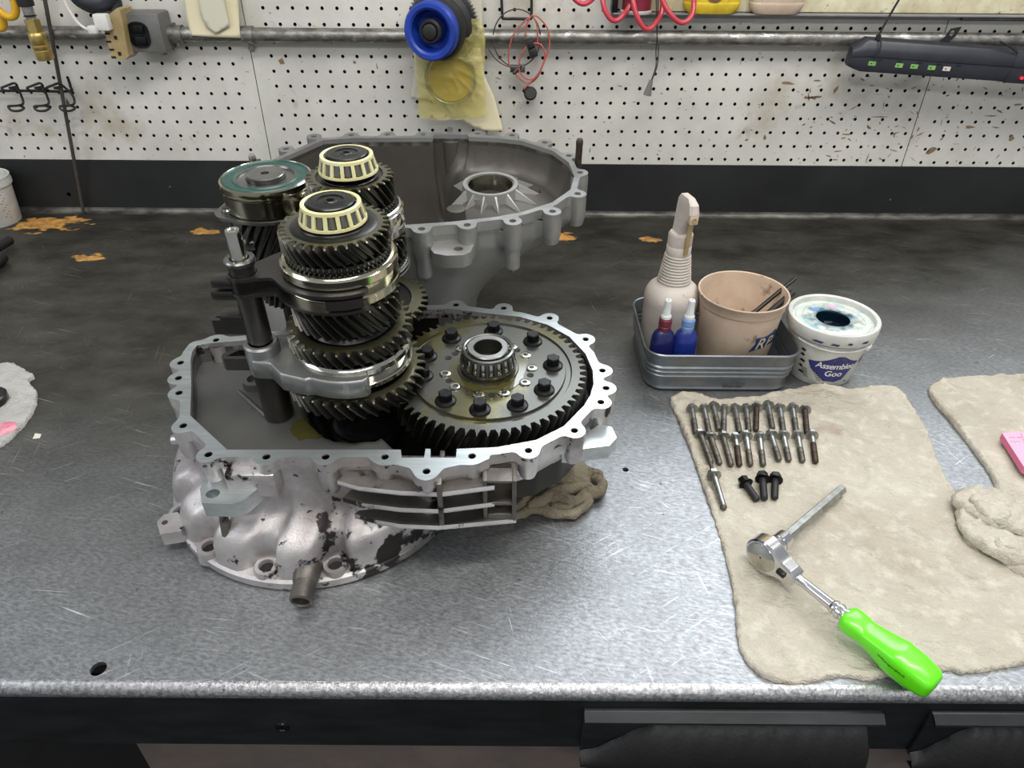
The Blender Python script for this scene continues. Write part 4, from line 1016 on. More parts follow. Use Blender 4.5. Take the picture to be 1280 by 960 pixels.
bm = BM(); lathe(bm, [(.0320, zrace + .0055), (.0300, zrace + .0055), (.0270, zrace - .016), (.0262, zrace - .016)], 64, RR); finish('bearing_cup', bm, 'steel', rear)
bm = BM(); lathe(bm, [(.0264, zrace - .0155), (.0255, zrace - .024), (.0120, zrace - .025), (.0001, zrace - .025)], 48, RR); finish('cup_floor', bm, 'alu_rear_in', rear)
for a in (0, 25, 52, 85, 118, 148, 207, 232, 255, 278, 304, 332):
    a_ = math.radians(a + 4); u = Vector((math.cos(a_), math.sin(a_), 0)); v = Vector((-u.y, u.x, 0)); L_ = .030 if -60 < (a + 180) % 360 - 180 < 70 else .022
    c3 = Vector((RR[0], RR[1], 0)); bm = BM()
    P = [c3 + u * .0375 + Vector((0, 0, zrace + .005)), c3 + u * (.0375 + L_) + Vector((0, 0, zrace - .010)), c3 + u * .0375 + Vector((0, 0, zrace - .012))]
    vs = [P[0] + v * .0014, P[0] - v * .0014, P[1], P[2] + v * .0075, P[2] - v * .0075]; q5 = [bm.verts.new(p) for p in vs]
    for f_ in ((0, 1, 2), (0, 2, 3), (1, 4, 2), (0, 3, 4, 1), (2, 4, 3)): bm.faces.new([q5[x] for x in f_])
    bm.normal_update(); finish('stiffening_rib', bm, 'alu_rear', rear)
k = rl(R.at(597, 250, -.038)); bm = BM(); lathe(bm, [(.009, -.044), (.0085, -.0335), (.0045, -.0335), (.0042, -.040)], 20, k, cap1=True); finish('small_boss', bm, 'alu_rear', rear)
k = rl(R.at(564, 172, -.010)); bm = BM(); lathe(bm, [(.0150, -.15), (.0150, -.0105), (.0140, -.0100), (.0001, -.0100)], 28, (k[0], k[1] - .004)); finish('side_column', bm, 'alu_rear_in', rear)
k = rl(R.at(570, 262, -.03)); bm = BM(); lathe(bm, [(.0130, -.15), (.0120, -.0305), (.0110, -.0300), (.0001, -.0300)], 28, (k[0], k[1] + .004)); finish('side_column', bm, 'alu_rear_in', rear)
# raised shoulders inside along the back wall
for (pa, pb, z) in (((410, 184), (545, 182), -.03),):
    a = rl(R.at(pa[0], pa[1], z)); b_ = rl(R.at(pb[0], pb[1], z)); bm = BM(); tube(bm, [(a[0], a[1] + .004, z - .01), ((a[0] + b_[0]) / 2 - .02, a[1] + .0, z), ((a[0] + b_[0]) / 2 + .02, b_[1] - .003, z - .012), (b_[0], b_[1] + .004, z)], .012, 12); finish('inner_shoulder', bm, 'alu_rear_in', rear)
# outside: columns under the front bosses, half-round lug, upright tab
for i, h in enumerate(rhl2):
    if i in (0, 1, 2, 3, 4, 5, 6, 19):
        bm = BM(); L_ = -.06 if i in (0, 2) else -.036
        rr0 = .0112; lathe(bm, [(rr0, -.004), (rr0, -.030), (rr0 * .9, -.034), (rr0 * .80, -.040), (rr0 * .78, L_), (.001, L_ - .008)], 24, h[:2]); finish('flange_boss', bm, 'alu_rear', rear)
k = rl(R.at(573, 311, -.020)); P_ = [(k[0] - .031, k[1] + .025), (k[0] - .031, k[1] - .002), (k[0] - .026, k[1] - .011), (k[0] - .012, k[1] - .0155), (k[0] + .006, k[1] - .014), (k[0] + .014, k[1] - .007), (k[0] + .016, k[1] + .004), (k[0] + .020, k[1] + .025)]
P_ = P_[::-1] if False else P_
hh = [(k[0] + .0055 * math.cos(-2 * PI * i / 20), k[1] + .0045 * math.sin(-2 * PI * i / 20)) for i in range(20)]
bm = BM(); prism(bm, P_, [hh], -.036, -.020); finish('half_round_lug', bm, 'alu_rear', rear, ang=50)
a = R.aty(541, 340, .80); bm = BM(); box(bm, a[0] - .005, a[0] + .006, -.062, -.03, a[1] - .036, a[1] + .026, bev=.001); finish('upright_tab', bm, 'alu_rear', rear)
for (px, py, hd_) in ((723, 200, 0), (316, 200, .021)):
    k = rl(R.at(px, py)); bm = BM(); lathe(bm, [(.0045, -.01), (.0045, .020 - hd_), (.0047, .021 - hd_), (.0047, .026 - hd_), (.0035, .0285 - hd_), (.001, .029 - hd_)], 20, k, cap1=True); finish('dowel_pin', bm, 'brownbolt' if hd_ == 0 else 'steel', rear, mats=None)

# ================================================================== TIN TRAY AND WHAT STANDS IN IT
def rrect(cx, cy, hx, hy, r, n=8):
    out = []
    for (sx, sy, a) in ((1, 1, 0), (-1, 1, PI / 2), (-1, -1, PI), (1, -1, 3 * PI / 2)):
        for k in range(n + 1):
            t = a + PI / 2 * k / n; out.append((cx + sx * (hx - r) + r * math.cos(t), cy + sy * (hy - r) + r * math.sin(t)))
    return out
TCX, TCY, TX, TY = .2705, .832, .0985, .0765
tray = thing('tin_tray', 'grey ribbed zinc tin tray holding bottles and tub', 'tray')
bm = BM(); TR = []
prof = [(-.0085, .0012), (-.0015, .0020), (-.0002, .0035), (0, .0055), (-.0018, .008), (-.0020, .018)]
for zc in (.0235, .0300, .0365): prof += [(-.0018, zc - .0030), (.0002, zc - .0012), (.0002, zc + .0012), (-.0018, zc + .0030)]
prof += [(-.0012, .050), (.0006, .0535), (.0022, .0560), (.0022, .0580), (.0008, .0592), (-.0006, .0586), (-.0010, .0560), (-.0026, .050)]
for zc in (.0365, .0300, .0235): prof += [(-.0028, zc + .0030), (-.0012, zc + .0012), (-.0012, zc - .0012), (-.0028, zc - .0030)]
prof += [(-.0032, .006), (-.006, .0030)]
RS = []
for dr, z in prof:
    k = .958 + .042 * min(1, z / .05)
    RS.append([(x, y, z) for x, y in rrect(TCX, TCY, TX * k + dr, TY * k + dr, .024 + dr)])
rings(bm, RS, True, True, True); finish('body', bm, 'tin', tray, ang=40)
bm = BM()
for k in range(12):
    if k in (6,): continue
    box(bm, TCX + .004 + k * .0026, TCX + .0058 + k * .0026, TCY - TY * .968 - .0004, TCY - TY * .968 + .001, .0115, .0140)
for k in range(9):
    box(bm, TCX + .006 + k * .0028, TCX + .0079 + k * .0028, TCY - TY * .965 - .0004, TCY - TY * .965 + .001, .0070, .0092)
finish('embossed_marks', bm, 'tin', tray)
# spray bottle
SBX, SBY = .2140, .850
sp = thing('spray_bottle', 'tall grimy white spray bottle with ribbed neck at the left of the tray', 'spray bottle', (SBX, SBY, .0035))
z0 = .0
pr = [(.030, 0), (.0345, .002), (.0360, .006), (.0362, .080), (.0368, .084), (.0368, .090), (.0355, .097), (.0320, .1035), (.0270, .108), (.0225, .111), (.0215, .1125)]
z = .1125; r = .0215
for k in range(10):
    pr += [(r, z + .0006), (r + .0007, z + .0016), (r + .0005, z + .0030), (r - .0006, z + .0036)]; z += .0039; r -= .00055
pr += [(r, z), (r, z + .011), (r - .001, z + .012), (.010, z + .012)]
bm = BM(); lathe(bm, pr, 56, cap0=True); finish('bottle_body', bm, 'bottle_white', sp, ang=60)
zt = z + .0115
bm = BM(); n = 40
lathe(bm, [(.0135, zt - .001), (.0148, zt), (.0150, zt + .016), (.0140, zt + .018), (.009, zt + .019)], n)
for k in range(0, n, 1): pass
finish('screw_cap', bm, 'bottle_white', sp)
bm = BM(); me = None
for k in range(30):
    a = 2 * PI * k / 30; b2 = BM(); box(b2, .0147, .0156, -.0006, .0006, zt + .001, zt + .0155); xf(b2, Matrix.Rotation(a, 4, 'Z')); merge(bm, b2)
finish('cap_ridges', bm, 'bottle_white', sp)
# trigger head, nozzle facing the viewer slightly right
hd = BM()
def loft_boxes(bm, secs):
    rs = []
    for (x, y, z, wx, wy) in secs: rs.append([(x + sx * wx, y + sy * wy, z) for sx, sy in ((-1, -1), (-.55, -1.15), (.55, -1.15), (1, -1), (1, 1), (-1, 1))])
    rings(bm, rs, True, True, True)
zh = zt + .018
HS = Matrix.Translation((0, 0, zh)) @ Matrix.Diagonal((.84, .84, .95, 1)) @ Matrix.Translation((0, 0, -zh))
loft_boxes(hd, [(0, 0, zh - .001, .0105, .0105), (.000, -.002, zh + .010, .0098, .0120), (.001, -.006, zh + .024, .0088, .0180), (.001, -.008, zh + .033, .0080, .0210), (.001, -.006, zh + .044, .0070, .0190), (.001, -.002, zh + .050, .0052, .0120)])
xf(hd, HS @ Matrix.Rotation(.25, 4, 'Z')); finish('trigger_head', hd, 'bottle_white', sp, ang=25)
bm = BM(); box(bm, -.0055, .0075, -.0320, -.0245, zh + .020, zh + .033, bev=.0012); xf(bm, HS @ Matrix.Rotation(.25, 4, 'Z')); nb = finish('nozzle', bm, 'tub', sp)
bm = BM(); b2 = BM(); lathe(b2, [(.0040, 0), (.0036, .0012), (.0016, .0012), (.0012, .0004)], 20, cap1=True); xf(b2, HS @ Matrix.Rotation(.25, 4, 'Z') @ Matrix.Translation((.001, -.032, zh + .0265)) @ Matrix.Rotation(PI / 2, 4, 'X')); merge(bm, b2); finish('nozzle_ring', bm, 'brown_plastic', nb)
bm = BM(); rings(bm, [[(x - .0035, y, z) for x, y, z in ((-.003, -.026, zh + .020), (.0045, -.026, zh + .020), (.0045, -.0235, zh + .020), (-.003, -.0235, zh + .020))], [(-.0055, -.0235, zh - .004), (.0015, -.0235, zh - .004), (.0015, -.021, zh - .004), (-.0055, -.021, zh - .004)], [(-.0045, -.0215, zh - .026), (.0015, -.0215, zh - .026), (.0015, -.019, zh - .026), (-.0045, -.019, zh - .026)]], True, True, True)
xf(bm, HS @ Matrix.Translation((.003, 0, 0)) @ Matrix.Rotation(.25, 4, 'Z')); finish('trigger', bm, 'brown_plastic', sp)
# small dropper bottles
def dropper_(o): pass
def dropper(px, py, tx, ty, bmat, cmat, tmat, label, rz, wide):
    c = W.at(px, 470, .0035); a = W.aty(px, py, .779)
    t = thing('glue_bottle', label, 'bottle', (a[0], .782, .0035), (0, 0, rz), 'small blue bottles')
    bm = BM(); rs = []
    for k, z in ((.92, 0), (1, .002), (1, .046), (.96, .052), (.80, .0575), (.52, .0610), (.42, .0620)):
        rs.append([(wide * k * math.copysign(abs(math.cos(q)) ** .75, math.cos(q)), .0085 * min(1, k * 1.05) * math.copysign(abs(math.sin(q)) ** .8, math.sin(q)), z) for q in [2 * PI * i / 32 for i in range(32)]])
    rings(bm, rs, True, True, True); finish('bottle_body', bm, bmat, t, ang=50)
    bm = BM(); lathe(bm, [(.0062, .0605), (.0066, .0625), (.0066, .0650), (.0058, .0658), (.0066, .0668), (.0068, .0725), (.0056, .0745)], 28, cap1=True); finish('collar', bm, cmat, t)
    t.scale = (1.22, 1.22, 1.27)
    bm = BM(); lathe(bm, [(.0056, .0740), (.0054, .0770), (.0046, .0780), (.0042, .0790), (.0037, .0900), (.0036, .0935), (.0029, .0945), (.0014, .0945), (.0012, .0930)], 24, cap1=True); finish('tip', bm, tmat, t)
    return t
dropper(829, 425, 0, 0, 'navy_bottle', 'red_tip', 'clear_tip', 'dark blue glue bottle with red-stained collar and pale tip, in the tray', .15, .0125)
t = dropper(857, 428, 0, 0, 'blue_bottle', 'blue_collar', 'clear_tip', 'brighter blue glue bottle with pale blue collar, in the tray', -.1, .0125)
# cream plastic tub with pens
TBX, TBY = .2995, .822
tb = thing('plastic_tub', 'grimy cream plastic tub with blue printed letters standing in the tin tray', 'tub', (TBX, TBY, .0035))
bm = BM(); lathe(bm, [(.001, .003), (.0440, .003), (.0545, .106), (.0556, .112), (.0572, .1128), (.0580, .1118), (.0572, .1090), (.0560, .1080), (.0550, .0980), (.0545, .0965), (.0535, .0960), (.0450, .002), (.043, 0), (.001, 0)], 80); finish('tub_body', bm, 'tub', tb, ang=45)
def wrap_text(txt, size, mname, parent, z, ang0, r0, slope, off=.0004, shear=0., yscale=1., name='lettering', ext=.0003, spacing=1.):
    cu = bpy.data.curves.new('t', 'FONT'); cu.body = txt; cu.size = size; cu.align_x = 'CENTER'; cu.extrude = 0; cu.space_character = spacing; cu.offset = size * .012
    ob = bpy.data.objects.new('t', cu); COL.objects.link(ob); bpy.context.view_layer.update()
    me = bpy.data.meshes.new_from_object(ob.evaluated_get(bpy.context.evaluated_depsgraph_get())); bpy.data.objects.remove(ob)
    b2 = BM(); b2.from_mesh(me); bmesh.ops.triangulate(b2, faces=b2.faces); bmesh.ops.subdivide_edges(b2, edges=[e for e in b2.edges if e.calc_length() > size * .3], cuts=2)
    wrap_bm(b2, z, ang0, r0, slope, off, shear, yscale); return finish(name, b2, mname, parent, False)
def wrap_bm(b2, z, ang0, r0, slope, off, shear=0., yscale=1.):
    for v in b2.verts:
        x = v.co.x + shear * v.co.y; zz = z + v.co.y * yscale; r = r0 + slope * zz + off; a = ang0 + x / r
        v.co = (r * math.cos(a), r * math.sin(a), zz)
def wrap_poly(P, mname, parent, z, ang0, r0, slope, off, name, res=.004):
    b2 = BM(); sheet(b2, P, res, lambda x, y: 0); wrap_bm(b2, z, ang0, r0, slope, off); return finish(name, b2, mname, parent, False)
A0 = -PI / 2 + .50
wrap_poly([(-.021, -.003), (-.014, .010), (-.016, .0185), (.019, .0245), (.022, .0185), (.024, .001)], 'teal_ink', tb, .052, A0, .0450, .0965, .0004, 'print_panel')
wrap_text('RP', .0230, 'tub', tb, .0535, A0 - .02, .0450, .0965, .0008, .25, 1.0, spacing=1.1)
for nm, p0, p1, r, m_, lb in (('pencil', (-.018, -.020, .060), (.072, .022, .1225), .0030, 'steel_dark', 'grey slim pen leaning out over the tub rim, upper of the two'), ('screwdriver_blade', (0, -.024, .060), (.066, .004, .1120), .0034, 'rubber', 'black pointed tool leaning out of the cream tub')):
    a = Vector((TBX, TBY, 0)) + Vector(p0); b_ = Vector((TBX, TBY, 0)) + Vector(p1); bm = BM()
    cyl(bm, a, b_, r, r * (.9 if nm == 'pencil' else 1.3), 16)
    tag(finish('pen' if nm == 'pencil' else 'scribing_tool', bm, m_), lb, 'pen' if nm == 'pencil' else 'tool')
# ================================================================== SMEARED BUCKET
GX, GY = .4205, .812
gb = thing('small_bucket', 'white small bucket with blue diamond label and smeared open-centre lid', 'bucket', (GX, GY, 0))
bm = BM(); lathe(bm, [(.001, 0), (.0405, 0), (.0425, .0025), (.0505, .062), (.0525, .0625), (.0530, .0660), (.0512, .0670), (.0516, .074)], 80); finish('bucket_body', bm, 'white', gb, ang=40)
bm = BM(); lathe(bm, [(.0535, .0700), (.0560, .0700), (.0572, .0720), (.0578, .0850), (.0568, .0872), (.0535, .0880), (.0515, .0868), (.0505, .0800)], 96); finish('lid_rim', bm, 'white', gb, ang=50)
bm = BM(); lathe(bm, [(.0506, .0800), (.0470, .0795), (.0462, .0812), (.0400, .0815), (.0395, .0805), (.0385, .0815), (.0220, .0818), (.0212, .0812)], 96)
ld = finish('lid_disc', bm, 'goo_lid', gb, ang=50)
bm = BM(); lathe(bm, [(.0220, .0816), (.0208, .0790), (.0206, .066), (.0001, .065)], 64); finish('centre_opening', bm, 'goo', gb)
bm = BM(); P = []; 
tube(bm, [(.0545 * math.cos(a), .0545 * math.sin(a), .0655 - .0025 * math.sin((a + 2.6) * 1.9)) for a in np.linspace(-2.7, -.25, 22)], .0014, 8); finish('wire_handle', bm, 'white', gb)
bm = BM(); a = -.92; box(bm, -.0055, .0055, -.003, .003, -.003, .003, Matrix.Translation((.0545 * math.cos(a), .0545 * math.sin(a), .0640)) @ Matrix.Rotation(a + PI / 2, 4, 'Z'), bev=.0012); finish('handle_lug', bm, 'white', gb)
A1 = -PI / 2 - .02; SL = .0080 / .0595
r00 = .0425
wrap_poly([(-.036, .0135), (.0, .0275), (.006, .0272), (.031, .0155), (.014, -.012), (.004, -.0155), (-.010, -.0145), (-.030, .002)], 'navy', gb, .0255, A1, r00, SL, .0004, 'label_diamond')
wrap_text('Assemblee', .0125, 'white_print', gb, .0325, A1 - .01, r00, SL, .0008, .12, 1.05, spacing=.92)
wrap_text('Goo', .0125, 'white_print', gb, .0205, A1 - .01, r00, SL, .0008, .08, 1.0)
for k in range(3):
    wrap_poly([(-.007, 0), (.012 - k * .002, 0), (.011 - k * .002, .0007), (-.0065, .0007)], 'steel_mid', gb, .0450 + k * .0022, A1, r00, SL, .0008, 'fine_print')
for k in range(6):
    wrap_poly([(-.040 + k * .0012, 0), (-.018 + k * .0015, -.001), (-.018 + k * .0015, -.0002), (-.040 + k * .0012, .0009)], 'ink', gb, .0235 - k * .0024, A1 - .04, r00, SL, .0008, 'fine_print')
wrap_poly([(-.010, 0), (.022, .002), (.024, .0035), (-.010, .0012)], 'ink', gb, .0065, A1, r00, SL, .0006, 'fine_print')
for k, (dz, w_) in enumerate(((.051, .008), (.0435, .007), (.034, .009), (.0255, .0065), (.0165, .009))):
    wrap_poly([(-.0, 0), (w_ * .4, .0028), (w_, .001), (w_ * .8, -.002), (w_ * .3, -.001)], 'ink', gb, dz, A1 - 1.02 + k * .004, r00, SL, .0005, 'side_print', .002)
wrap_poly([(0, 0), (.006, .010), (.010, .010), (.010, -.002)], 'brown_print', gb, .036, A1 + .72, r00, SL, .0005, 'side_picture', .003)
for a, w_ in ((-2.35, .016), (-1.95, .012), (-1.60, .007), (-1.28, .012)):
    wrap_poly([(0, 0), (w_ * .3, .0025), (w_, .002), (w_ * .8, -.001)], 'teal_ink', gb, .076 if a > -1.7 else .0735, a, .0565, .0, .0016, 'grease_smear', .002)
for a, r_, s_, m_ in ((1.25, .0325, .0052, 'pink'), (-.75, .0330, .0040, 'paper2'), (2.2, .028, .006, 'blue_collar')):
    bm = BM(); sheet(bm, [(r_ * math.cos(a) + s_ * (1 + .3 * math.sin(3 * t)) * math.cos(t), r_ * math.sin(a) + s_ * (1 + .3 * math.cos(2 * t)) * math.sin(t)) for t in np.linspace(0, 2 * PI, 20, endpoint=False)], .002, lambda x, y: .0823, lambda x, y, z: .0815); finish('lid_smear', bm, m_, gb)

# ================================================================== RAGS
def ragged(P, amp=.0012, fr=220, k=10, seed=0):
    c = catmull([(p[0], p[1], 0) for p in P], k, True); out = []
    for i, p in enumerate(c):
        a = c[i - 1]; b_ = c[(i + 1) % len(c)]; t = (b_ - a); t.z = 0; t.normalize(); n = Vector((t.y, -t.x, 0))
        q = p + n * amp * (noise.noise((p.x * fr, p.y * fr, seed)) + .6 * noise.noise((p.x * fr * 3, p.y * fr * 3, seed + 5)))
        out.append((q.x, q.y))
    return out
RAGP = [(838, 499), (862, 491), (900, 499), (950, 495), (985, 488), (1020, 482), (1060, 487), (1100, 484), (1122, 488), (1140, 510), (1160, 545), (1176, 585), (1192, 614), (1222, 640), (1262, 690), (1330, 760), (1350, 820), (1280, 830), (1240, 838), (1205, 841), (1180, 837), (1150, 848), (1110, 846), (1085, 850), (1050, 846), (1010, 853), (985, 854), (955, 846), (930, 822), (922, 795), (918, 750), (908, 700), (893, 650), (876, 600), (862, 560), (848, 525)]
RP = ragged([W.at(x, y, .002) for x, y in RAGP], .0014, 200, 9)
def rag_h(x, y):
    n1 = noise.noise((x * 11 + y * 4, y * 13 - x * 3, .3)); n2 = noise.noise((x * 34, y * 26 + x * 10, 2.)); n3 = noise.noise((x * 90, y * 90, 4.))
    r1 = 1 - abs(noise.noise((x * 9 + 2, y * 16 + x * 6, 7.))) * 6
    r2 = 1 - abs(noise.noise((x * 20 - y * 12, y * 11 + x * 3, 12.))) * 9
    return .0036 + .0020 * n1 + .0018 * n2 + .0007 * n3 + .0022 * max(0, r1) + .0019 * max(0, r2)
def hem(Pl, hf):
    A = np.array(Pl)
    def g(x, y):
        d = math.sqrt(((A[:, 0] - x) ** 2 + (A[:, 1] - y) ** 2).min()); return hf(x, y) + .0016 * math.exp(-((d - .004) / .0028) ** 2) - .0010 * math.exp(-((d - .010) / .003) ** 2) - .0012 * max(0, 1 - d / .002)
    return g
bm = BM(); sheet(bm, RP, .0033, hem(RP, rag_h), lambda x, y, z: .0003)
rag = tag(finish('shop_rag', bm, 'rag', ang=180), 'large beige cotton rag spread out under the bolts and green ratchet', 'rag')
R2 = [(1162, 483), (1180, 474), (1210, 471), (1245, 472), (1300, 470), (1380, 480), (1400, 640), (1330, 660), (1262, 640), (1248, 612), (1238, 590), (1222, 568), (1205, 545), (1185, 520), (1168, 500)]
RP2 = ragged([W.at(x, y, .004) for x, y in R2], .0014, 200, 9, 3)
def rag2_h(x, y):
    n1 = noise.noise((x * 12 + y * 6, y * 12, 9.3)); n2 = noise.noise((x * 30 - y * 22, y * 40, 2.7)); r1 = 1 - abs(noise.noise((x * 16 - y * 7, y * 9 + x * 9, 3.))) * 5
    back = sstep(.765, .80, y)
    return .0055 + .0022 * n1 + .0018 * n2 + .0030 * max(0, r1) + .004 * back * (.6 + .4 * math.sin(x * 60))
bm = BM(); sheet(bm, RP2, .0033, hem(RP2, rag2_h), lambda x, y, z: .0003)
tag(finish('shop_rag', bm, 'rag', ang=180), 'beige cotton rag at the right edge of the bench under the pink notes', 'rag')
# bunched rag: looping folds
R3 = [(1190, 622), (1198, 611), (1215, 610), (1240, 612), (1262, 618), (1300, 630), (1370, 650), (1380, 720), (1330, 730), (1290, 722), (1262, 708), (1245, 690), (1222, 684), (1206, 672), (1204, 655), (1196, 640)]
RP3 = ragged([W.at(x, y, .006) for x, y in R3], .0018, 150, 9, 6)
Xb, Yb = None, None
def rag3_h(x, y):
    u = x * 1.0 + y * .8; v = y - x * .55
    wv = math.sin(v * 120 + 4.0 * noise.noise((x * 14, y * 14, 1.)) + 1.0 * noise.noise((x * 40, y * 40, 4.)))
    return .012 + .0125 * (1 - abs(wv)) ** .8 * 1.0 + .005 * noise.noise((x * 20, y * 20, 8.)) + .0012 * noise.noise((x * 120, y * 120, 8.))
Xe = [p[0] for p in RP3]
def soft(Pl, hf, wd, base):
    A = np.array(Pl)
    def g(x, y):
        d = math.sqrt(((A[:, 0] - x) ** 2 + (A[:, 1] - y) ** 2).min()); k = min(1, d / wd); return base + (hf(x, y) - base) * math.sqrt(max(0, 1 - (1 - k) ** 2))
    return g
bm = BM()
def layer(P, zt, zb, wd, res, fr, sd):
    L_ = ragged([W.at(x, y, (zt + zb) / 2) for x, y in P], .0016, 150, 8, sd)
    def hf(x, y):
        u = x * .82 + y * .57; v = -x * .57 + y * .82
        return zt + .0034 * noise.noise((x * 40, y * 40, sd)) - .001 + .0048 * max(0, 1 - abs(noise.noise((u * 12, v * fr, sd + 2.))) * 4.5) + .0008 * noise.noise((x * 110, y * 110, sd))
    sheet(bm, L_, res, soft(L_, hf, wd, zb + (zt - zb) * .45), lambda x, y, z: zb)
layer(R3, .0105, .0035, .008, .0030, 50, 6)
layer([(1196, 636), (1210, 641), (1235, 655), (1262, 667), (1300, 676), (1350, 690), (1350, 712), (1300, 708), (1262, 702), (1240, 691), (1222, 681), (1206, 666), (1198, 652)], .0165, .0085, .007, .0028, 60, 2)
layer([(1191, 624), (1200, 612), (1220, 609), (1245, 613), (1264, 624), (1290, 638), (1350, 655), (1350, 690), (1290, 670), (1262, 660), (1240, 656), (1218, 643), (1201, 634)], .0225, .0140, .007, .0026, 70, 9)
layer([(1214, 619), (1238, 620), (1258, 632), (1264, 648), (1252, 653), (1232, 643), (1217, 631)], .0270, .0205, .0055, .0024, 90, 12)
layer([(1244, 672), (1268, 676), (1300, 686), (1340, 696), (1300, 698), (1262, 690), (1246, 682)], .0200, .0140, .005, .0026, 80, 15)
tag(finish('shop_rag', bm, 'rag', ang=180), 'bunched folded beige rag lying between the two flat rags at right', 'rag')
# left white rag with a bearing race
R4 = [(-80, 455), (0, 456), (22, 459), (36, 467), (43, 471), (36, 476), (40, 484), (46, 490), (45, 505), (38, 520), (25, 536), (8, 552), (-10, 560), (-90, 570)]
RP4 = ragged([W.at(x, y, .003) for x, y in R4], .0012, 180, 8, 9)
bm = BM(); sheet(bm, RP4, .0035, lambda x, y: rag_h(x, y) + .001, lambda x, y, z: .0003)
lr = tag(finish('shop_rag', bm, 'rag_white', ang=180), 'white round-edged rag with a pink stain at the left edge', 'rag')
Ps = [W.at(x, y, .004) for x, y in ((-20, 548), (2, 531), (12, 528), (20, 530), (22, 538), (10, 545), (0, 549), (-10, 556))]
bm = BM(); sheet(bm, ragged(Ps, .001, 300, 5), .002, lambda x, y: rag_h(x, y) + .0016, lambda x, y, z: z - .001); finish('pink_stain', bm, 'pink_stain', lr)
c = W.at(-16, 500, .01); bt = thing('socket_ring', 'dark steel ring standing on the white rag at the left edge', 'bearing ring', (c[0], c[1], .0068))
bm = BM(); lathe(bm, [(.0185, 0), (.0225, 0), (.0230, .001), (.0230, .008), (.0210, .0100), (.0180, .0105), (.0155, .0095), (.0150, .001)], 48); finish('ring_body', bm, 'steel_dark', bt)
bm = BM(); lathe(bm, [(.0153, .006), (.0140, .0075), (.0110, .0070), (.0105, .001)], 48); finish('inner_ring', bm, 'black', bt)
# pink note pad
pk = [W.at(x, y, .020) for x, y in ((1253, 541), (1276, 539), (1400, 545), (1400, 600), (1310, 602), (1280, 583))]
pn = thing('note_pad', 'pink pad of paper notes on the right-hand rag', 'note pad')
bm = BM(); prism(bm, pk, [], .0112, .0195, mi_side=1); finish('sheets', bm, 'pink', pn, mats=['pink_edge'])
bm = BM(); q = [W.at(x, y, .0205) for x, y in ((1276, 541), (1400, 546), (1400, 590), (1290, 575))]; prism(bm, q, [], .0200, .0204); finish('loose_sheet', bm, 'pink', pn)
bm = BM()
for px, py, w_ in ((1262, 546, 8), (1264, 551, 12), (1272, 546, 5)):
    a = W.at(px, py, .0206); b_ = W.at(px + w_, py + .4, .0206); tube(bm, [(a[0] + (b_[0] - a[0]) * k / 6, a[1] + .0008 * (-1) ** k, .0196) for k in range(7)], .0002, 4, k=2)
finish('pencil_marks', bm, 'brown_print', pn)

# ================================================================== BOLTS ON THE RAG
def bolt_mesh(L, d, rf, rh, hh, threadL, mh, mt, stud=0.):
    """along +Z from under the flange, head below z=0"""
    bh = BM(); lathe(bh, [(.001, -.0002), (rf, 0), (rf, -.0012), (rf * .82, -.0022), (rh * .9, -.0026)], 24); b2 = BM(); hexprism(b2, rh, -hh, -.002, .2); 
    merge(bh, b2)
    return bh
def flange_bolt(head, tip, label, cat, group, d=.0070, mh='zinc', mt='thread', ms='zinc', rf=.0075, rh=.0054, hh=.0065, stud=0., thr=.5, zt=None, name='flange_bolt'):
    zb = rag_h(head[0], head[1]) if zt is None else zt
    h = Vector((head[0], head[1], zb + rf - .0012)); t = Vector((tip[0], tip[1], rag_h(*tip) + d / 2 + .0002))
    D = (t - h).normalized(); m = axis_m(h, D)
    T_ = bpy.data.objects.new(name, None); COL.objects.link(T_); T_.empty_display_size = .01; T_.matrix_world = m
    tag(T_, label, cat, group)
    L = (t - h).length - hh
    bm = BM(); hexprism(bm, rh, 0, hh - .002, random.uniform(0, 1), 0); b2 = BM(); lathe(b2, [(rh * .8, hh - .0030), (rf * .85, hh - .0018), (rf, hh - .0012), (rf, hh), (d / 2, hh)], 24); merge(bm, b2); finish('head', bm, mh, T_)
    bm = BM(); lathe(bm, [(d / 2 * .97, hh), (d / 2 * .97, hh + L * (1 - thr))], 20); 
    finish('shank', bm, ms, T_)
    bm = BM(); pr = []; z = hh + L * (1 - thr); p = .0013
    while z < hh + L - .002: pr += [(d / 2 * .90, z), (d / 2 * 1.02, z + p / 2)]; z += p
    pr += [(d / 2 * .85, hh + L - .001), (d / 2 * .70, hh + L), (.0003, hh + L)]
    lathe(bm, pr, 18); finish('thread', bm, mt, T_, ang=80)
    if stud:
        bm = BM(); lathe(bm, [(.0022, 0), (.0022, -stud), (.0016, -stud - .0006), (.0003, -stud - .0006)], 14); finish('stud', bm, 'thread', T_)
    return T_
def bp(x, y): return W.at(830 + x / 5.333, 470 + y / 5.333, .008)
ROW1 = [(182, 212, 210, 388), (262, 215, 300, 388), (325, 200, 362, 368), (400, 212, 396, 388), (470, 205, 502, 378), (545, 205, 565, 370), (615, 200, 613, 364), (688, 190, 720, 364), (768, 205, 794, 372), (853, 205, 882, 374), (935, 215, 955, 378)]
ROW2 = [(232, 388, 315, 580), (300, 402, 374, 584), (385, 395, 450, 590), (472, 405, 505, 592), (543, 392, 578, 590), (633, 400, 662, 594), (705, 390, 764, 576), (788, 392, 832, 570), (885, 390, 922, 576), (980, 390, 1010, 582)]
ORD = ['first', 'second', 'third', 'fourth', 'fifth', 'sixth', 'seventh', 'eighth', 'ninth', 'tenth', 'eleventh']
